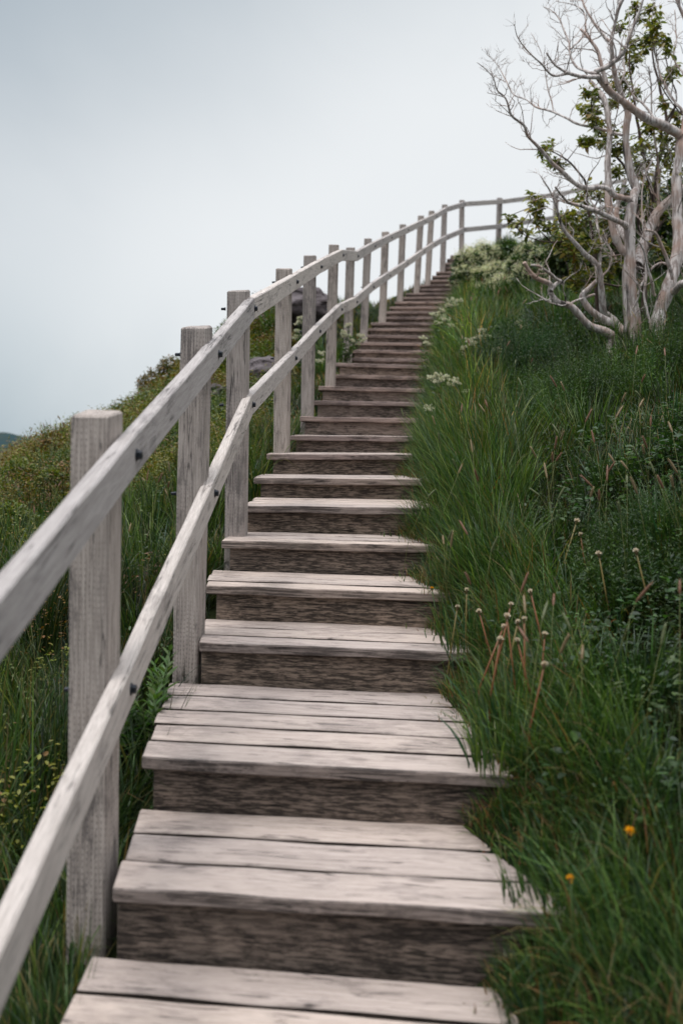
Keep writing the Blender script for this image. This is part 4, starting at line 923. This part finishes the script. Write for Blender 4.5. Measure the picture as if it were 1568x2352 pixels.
for (pp, rr) in allp:
    Ln = sum((pp[i+1]-pp[i]).length for i in range(len(pp)-1))
    for k in range(int(Ln*(27 if max(v.z for v in pp) > 1.35 else 6))+2):
        i = random.randrange(len(pp)//5, len(pp)-1); d = (pp[i+1]-pp[i]).normalized()
        if rr[i] > .022 and random.random() < .75: continue
        sd = Vector((random.gauss(0, 1), random.gauss(0, 1), random.gauss(.6, .8))); nd = (d*.6+(sd-d*sd.dot(d)).normalized()).normalized()
        ln = min(random.choice((.02, .03, .04, .10, .18, .26, .38)), .03+rr[i]*30); r = min(rr[i]*.5, .0016+ln*.011)
        t = twig_path(pp[i], nd, ln, r, 6 if ln > .08 else 3); tw.append(t)
        if ln > .1:
            for q in range(4):
                j = random.randrange(1, len(t[0])-1); sd2 = Vector((random.gauss(0, 1), random.gauss(0, 1), random.gauss(.4, 1))).normalized()
                tw.append(twig_path(t[0][j], ((t[0][j+1]-t[0][j]).normalized()+sd2).normalized(), random.uniform(.015, .09), .0016, 3))
part_tubes('twigs', tw, M['deadwood'], dead, 5)
# leafy tree behind and among the bare one
live = empty('leafy_tree', (p2(1050, 2100, 7.9).x, 7.9, float(ground(p2(1050, 2100, 7.9).x, 7.9))), 'small leafy tree with dark bark and olive leaves growing behind the bleached tree', 'tree')
YL = 7.7
lv = [([(1190, 2200), (1190, 1950), (1200, 1650), (1250, 1350), (1290, 1050), (1300, 880), (1180, 820)], 26, 8), ([(1200, 1700), (1150, 1450), (1120, 1250), (1050, 1100), (960, 980), (880, 850), (840, 700)], 16, 4),
      ([(1250, 1350), (1200, 1100), (1150, 850), (1120, 620), (1090, 400), (1120, 150), (1140, 40)], 15, 3), ([(900, 2150), (870, 1950), (875, 1700), (820, 1450), (805, 1250), (760, 1150), (680, 1060), (560, 990), (500, 1000)], 16, 3),
      ([(1020, 1640), (900, 1560), (860, 1610), (720, 1590), (560, 1600), (420, 1570), (340, 1500)], 11, 3), ([(560, 1600), (490, 1500), (480, 1400), (450, 1310)], 6, 2.5), ([(1290, 1050), (1340, 850), (1300, 600), (1250, 400), (1230, 200), (1220, 60)], 14, 3),
      ([(1300, 880), (1400, 700), (1440, 760), (1300, 570), (1270, 300)], 10, 3), ([(1020, 1900), (900, 1880), (760, 1850), (650, 1830)], 9, 3), ([(1200, 1650), (1350, 1400), (1450, 1250)], 14, 8), ([(875, 1700), (760, 1660), (650, 1680)], 8, 3),
      ([(820, 1450), (900, 1300), (1000, 1200)], 8, 3), ([(1340, 850), (1400, 650), (1330, 400), (1330, 270)], 8, 3)]
lp_ = [limb(z, a, b, YL, YL+random.uniform(-.5, .4)) for z, a, b in lv]
p = lp_[0][0][0]; lp_[0][0].insert(0, Vector((p.x, p.y, min(p.z-.05, float(ground(p.x, p.y))-.05)))); lp_[0][1].insert(0, lp_[0][1][0])
part_tubes('trunk', [lp_[0]], M['darkbark'], live, 10)
clus = [(520, 1000, 60), (600, 1080, 70), (560, 985, 50), (640, 1110, 40), (340, 1490, 55), (300, 1460, 40), (400, 1540, 50), (480, 1400, 60), (460, 1320, 45), (510, 1350, 40), (480, 1480, 50), (560, 1520, 60), (640, 1480, 80), (700, 1420, 70), (720, 1530, 90), (800, 1450, 90), (850, 1640, 120), (700, 1650, 100), (640, 1620, 80), (760, 1750, 90), (760, 1860, 100), (700, 1880, 60), (860, 1850, 90), (950, 1830, 80), (990, 1750, 70),
        (820, 620, 50), (860, 640, 40), (840, 730, 60), (800, 700, 35), (880, 740, 40), (830, 800, 50), (880, 850, 60), (950, 900, 80), (820, 950, 55), (780, 935, 30), (900, 960, 60), (1000, 1000, 100), (1150, 980, 120), (1000, 1150, 100), (1180, 1100, 120), (1330, 1050, 110), (1300, 920, 80), (1230, 860, 70), (1130, 60, 55), (1220, 60, 60), (1150, 130, 40), (1030, 190, 40), (1260, 150, 60), (1270, 190, 40), (1100, 300, 60), (1080, 340, 40), (1230, 260, 60), (1270, 270, 40), (1200, 340, 50), (1330, 260, 50), (1350, 350, 40), (1120, 420, 50), (1150, 380, 40), (1060, 550, 60), (1000, 570, 50), (980, 680, 60), (1150, 620, 50), (1350, 530, 50), (1330, 690, 40), (1390, 470, 50), (1400, 770, 50), (1410, 830, 50), (1250, 1250, 110), (900, 1300, 70), (830, 1270, 60), (770, 1330, 60), (950, 1480, 80), (1320, 1430, 100), (1200, 1400, 90), (1050, 1290, 80), (1400, 950, 80), (1420, 1150, 90), (1300, 1650, 80)]
lf = Acc(); paths = []
nearest = [pt for a, b in lp_ for pt in a]
for (a, b, r) in clus:
    yy = YL+random.uniform(-.6, .35); c = p2(a, b, yy); rw = r*S2/F*yy
    q = min(nearest, key=lambda v: (v-c).length)
    if (q-c).length > .03:
        m_ = q.lerp(c, .5)+Vector((random.gauss(0, .03), random.gauss(0, .03), random.gauss(0, .03))); paths.append(([q, m_, c], [.004, .003, .002]))
    for s_ in range(max(3, int(r/11))):
        dv = Vector((random.gauss(0, 1), random.gauss(0, 1), random.gauss(.3, .8))).normalized()
        t = twig_path(c-dv*rw*.7, dv, rw*random.uniform(1.2, 2.3), .002, 5, .3); paths.append(t)
        n = 12; tt = RNG.integers(1, 6, n); base = np.array([t[0][k] for k in tt])+RNG.normal(0, .012, (n, 3))
        d = RNG.normal(0, 1, (n, 3))*np.array([1, 1, .5])+np.array([0, 0, .15]); L = RNG.uniform(.034, .062, n)
        lf.add(*leaves(base, d, L, L*.55, RNG.normal(0, .5, (n, 3))+np.array([0, -.4, 1]), mixpal(n, [(.15, .165, .024), (.22, .21, .03), (.32, .28, .04), (.08, .10, .018), (.25, .15, .03)], [.34, .26, .14, .2, .06]), .3))
part_tubes('branches', lp_[1:]+paths, M['darkbark'], live, 6)
link_mesh('crown', lf.mesh('crown'), M['leaf'], live, Matrix.Identity(4))
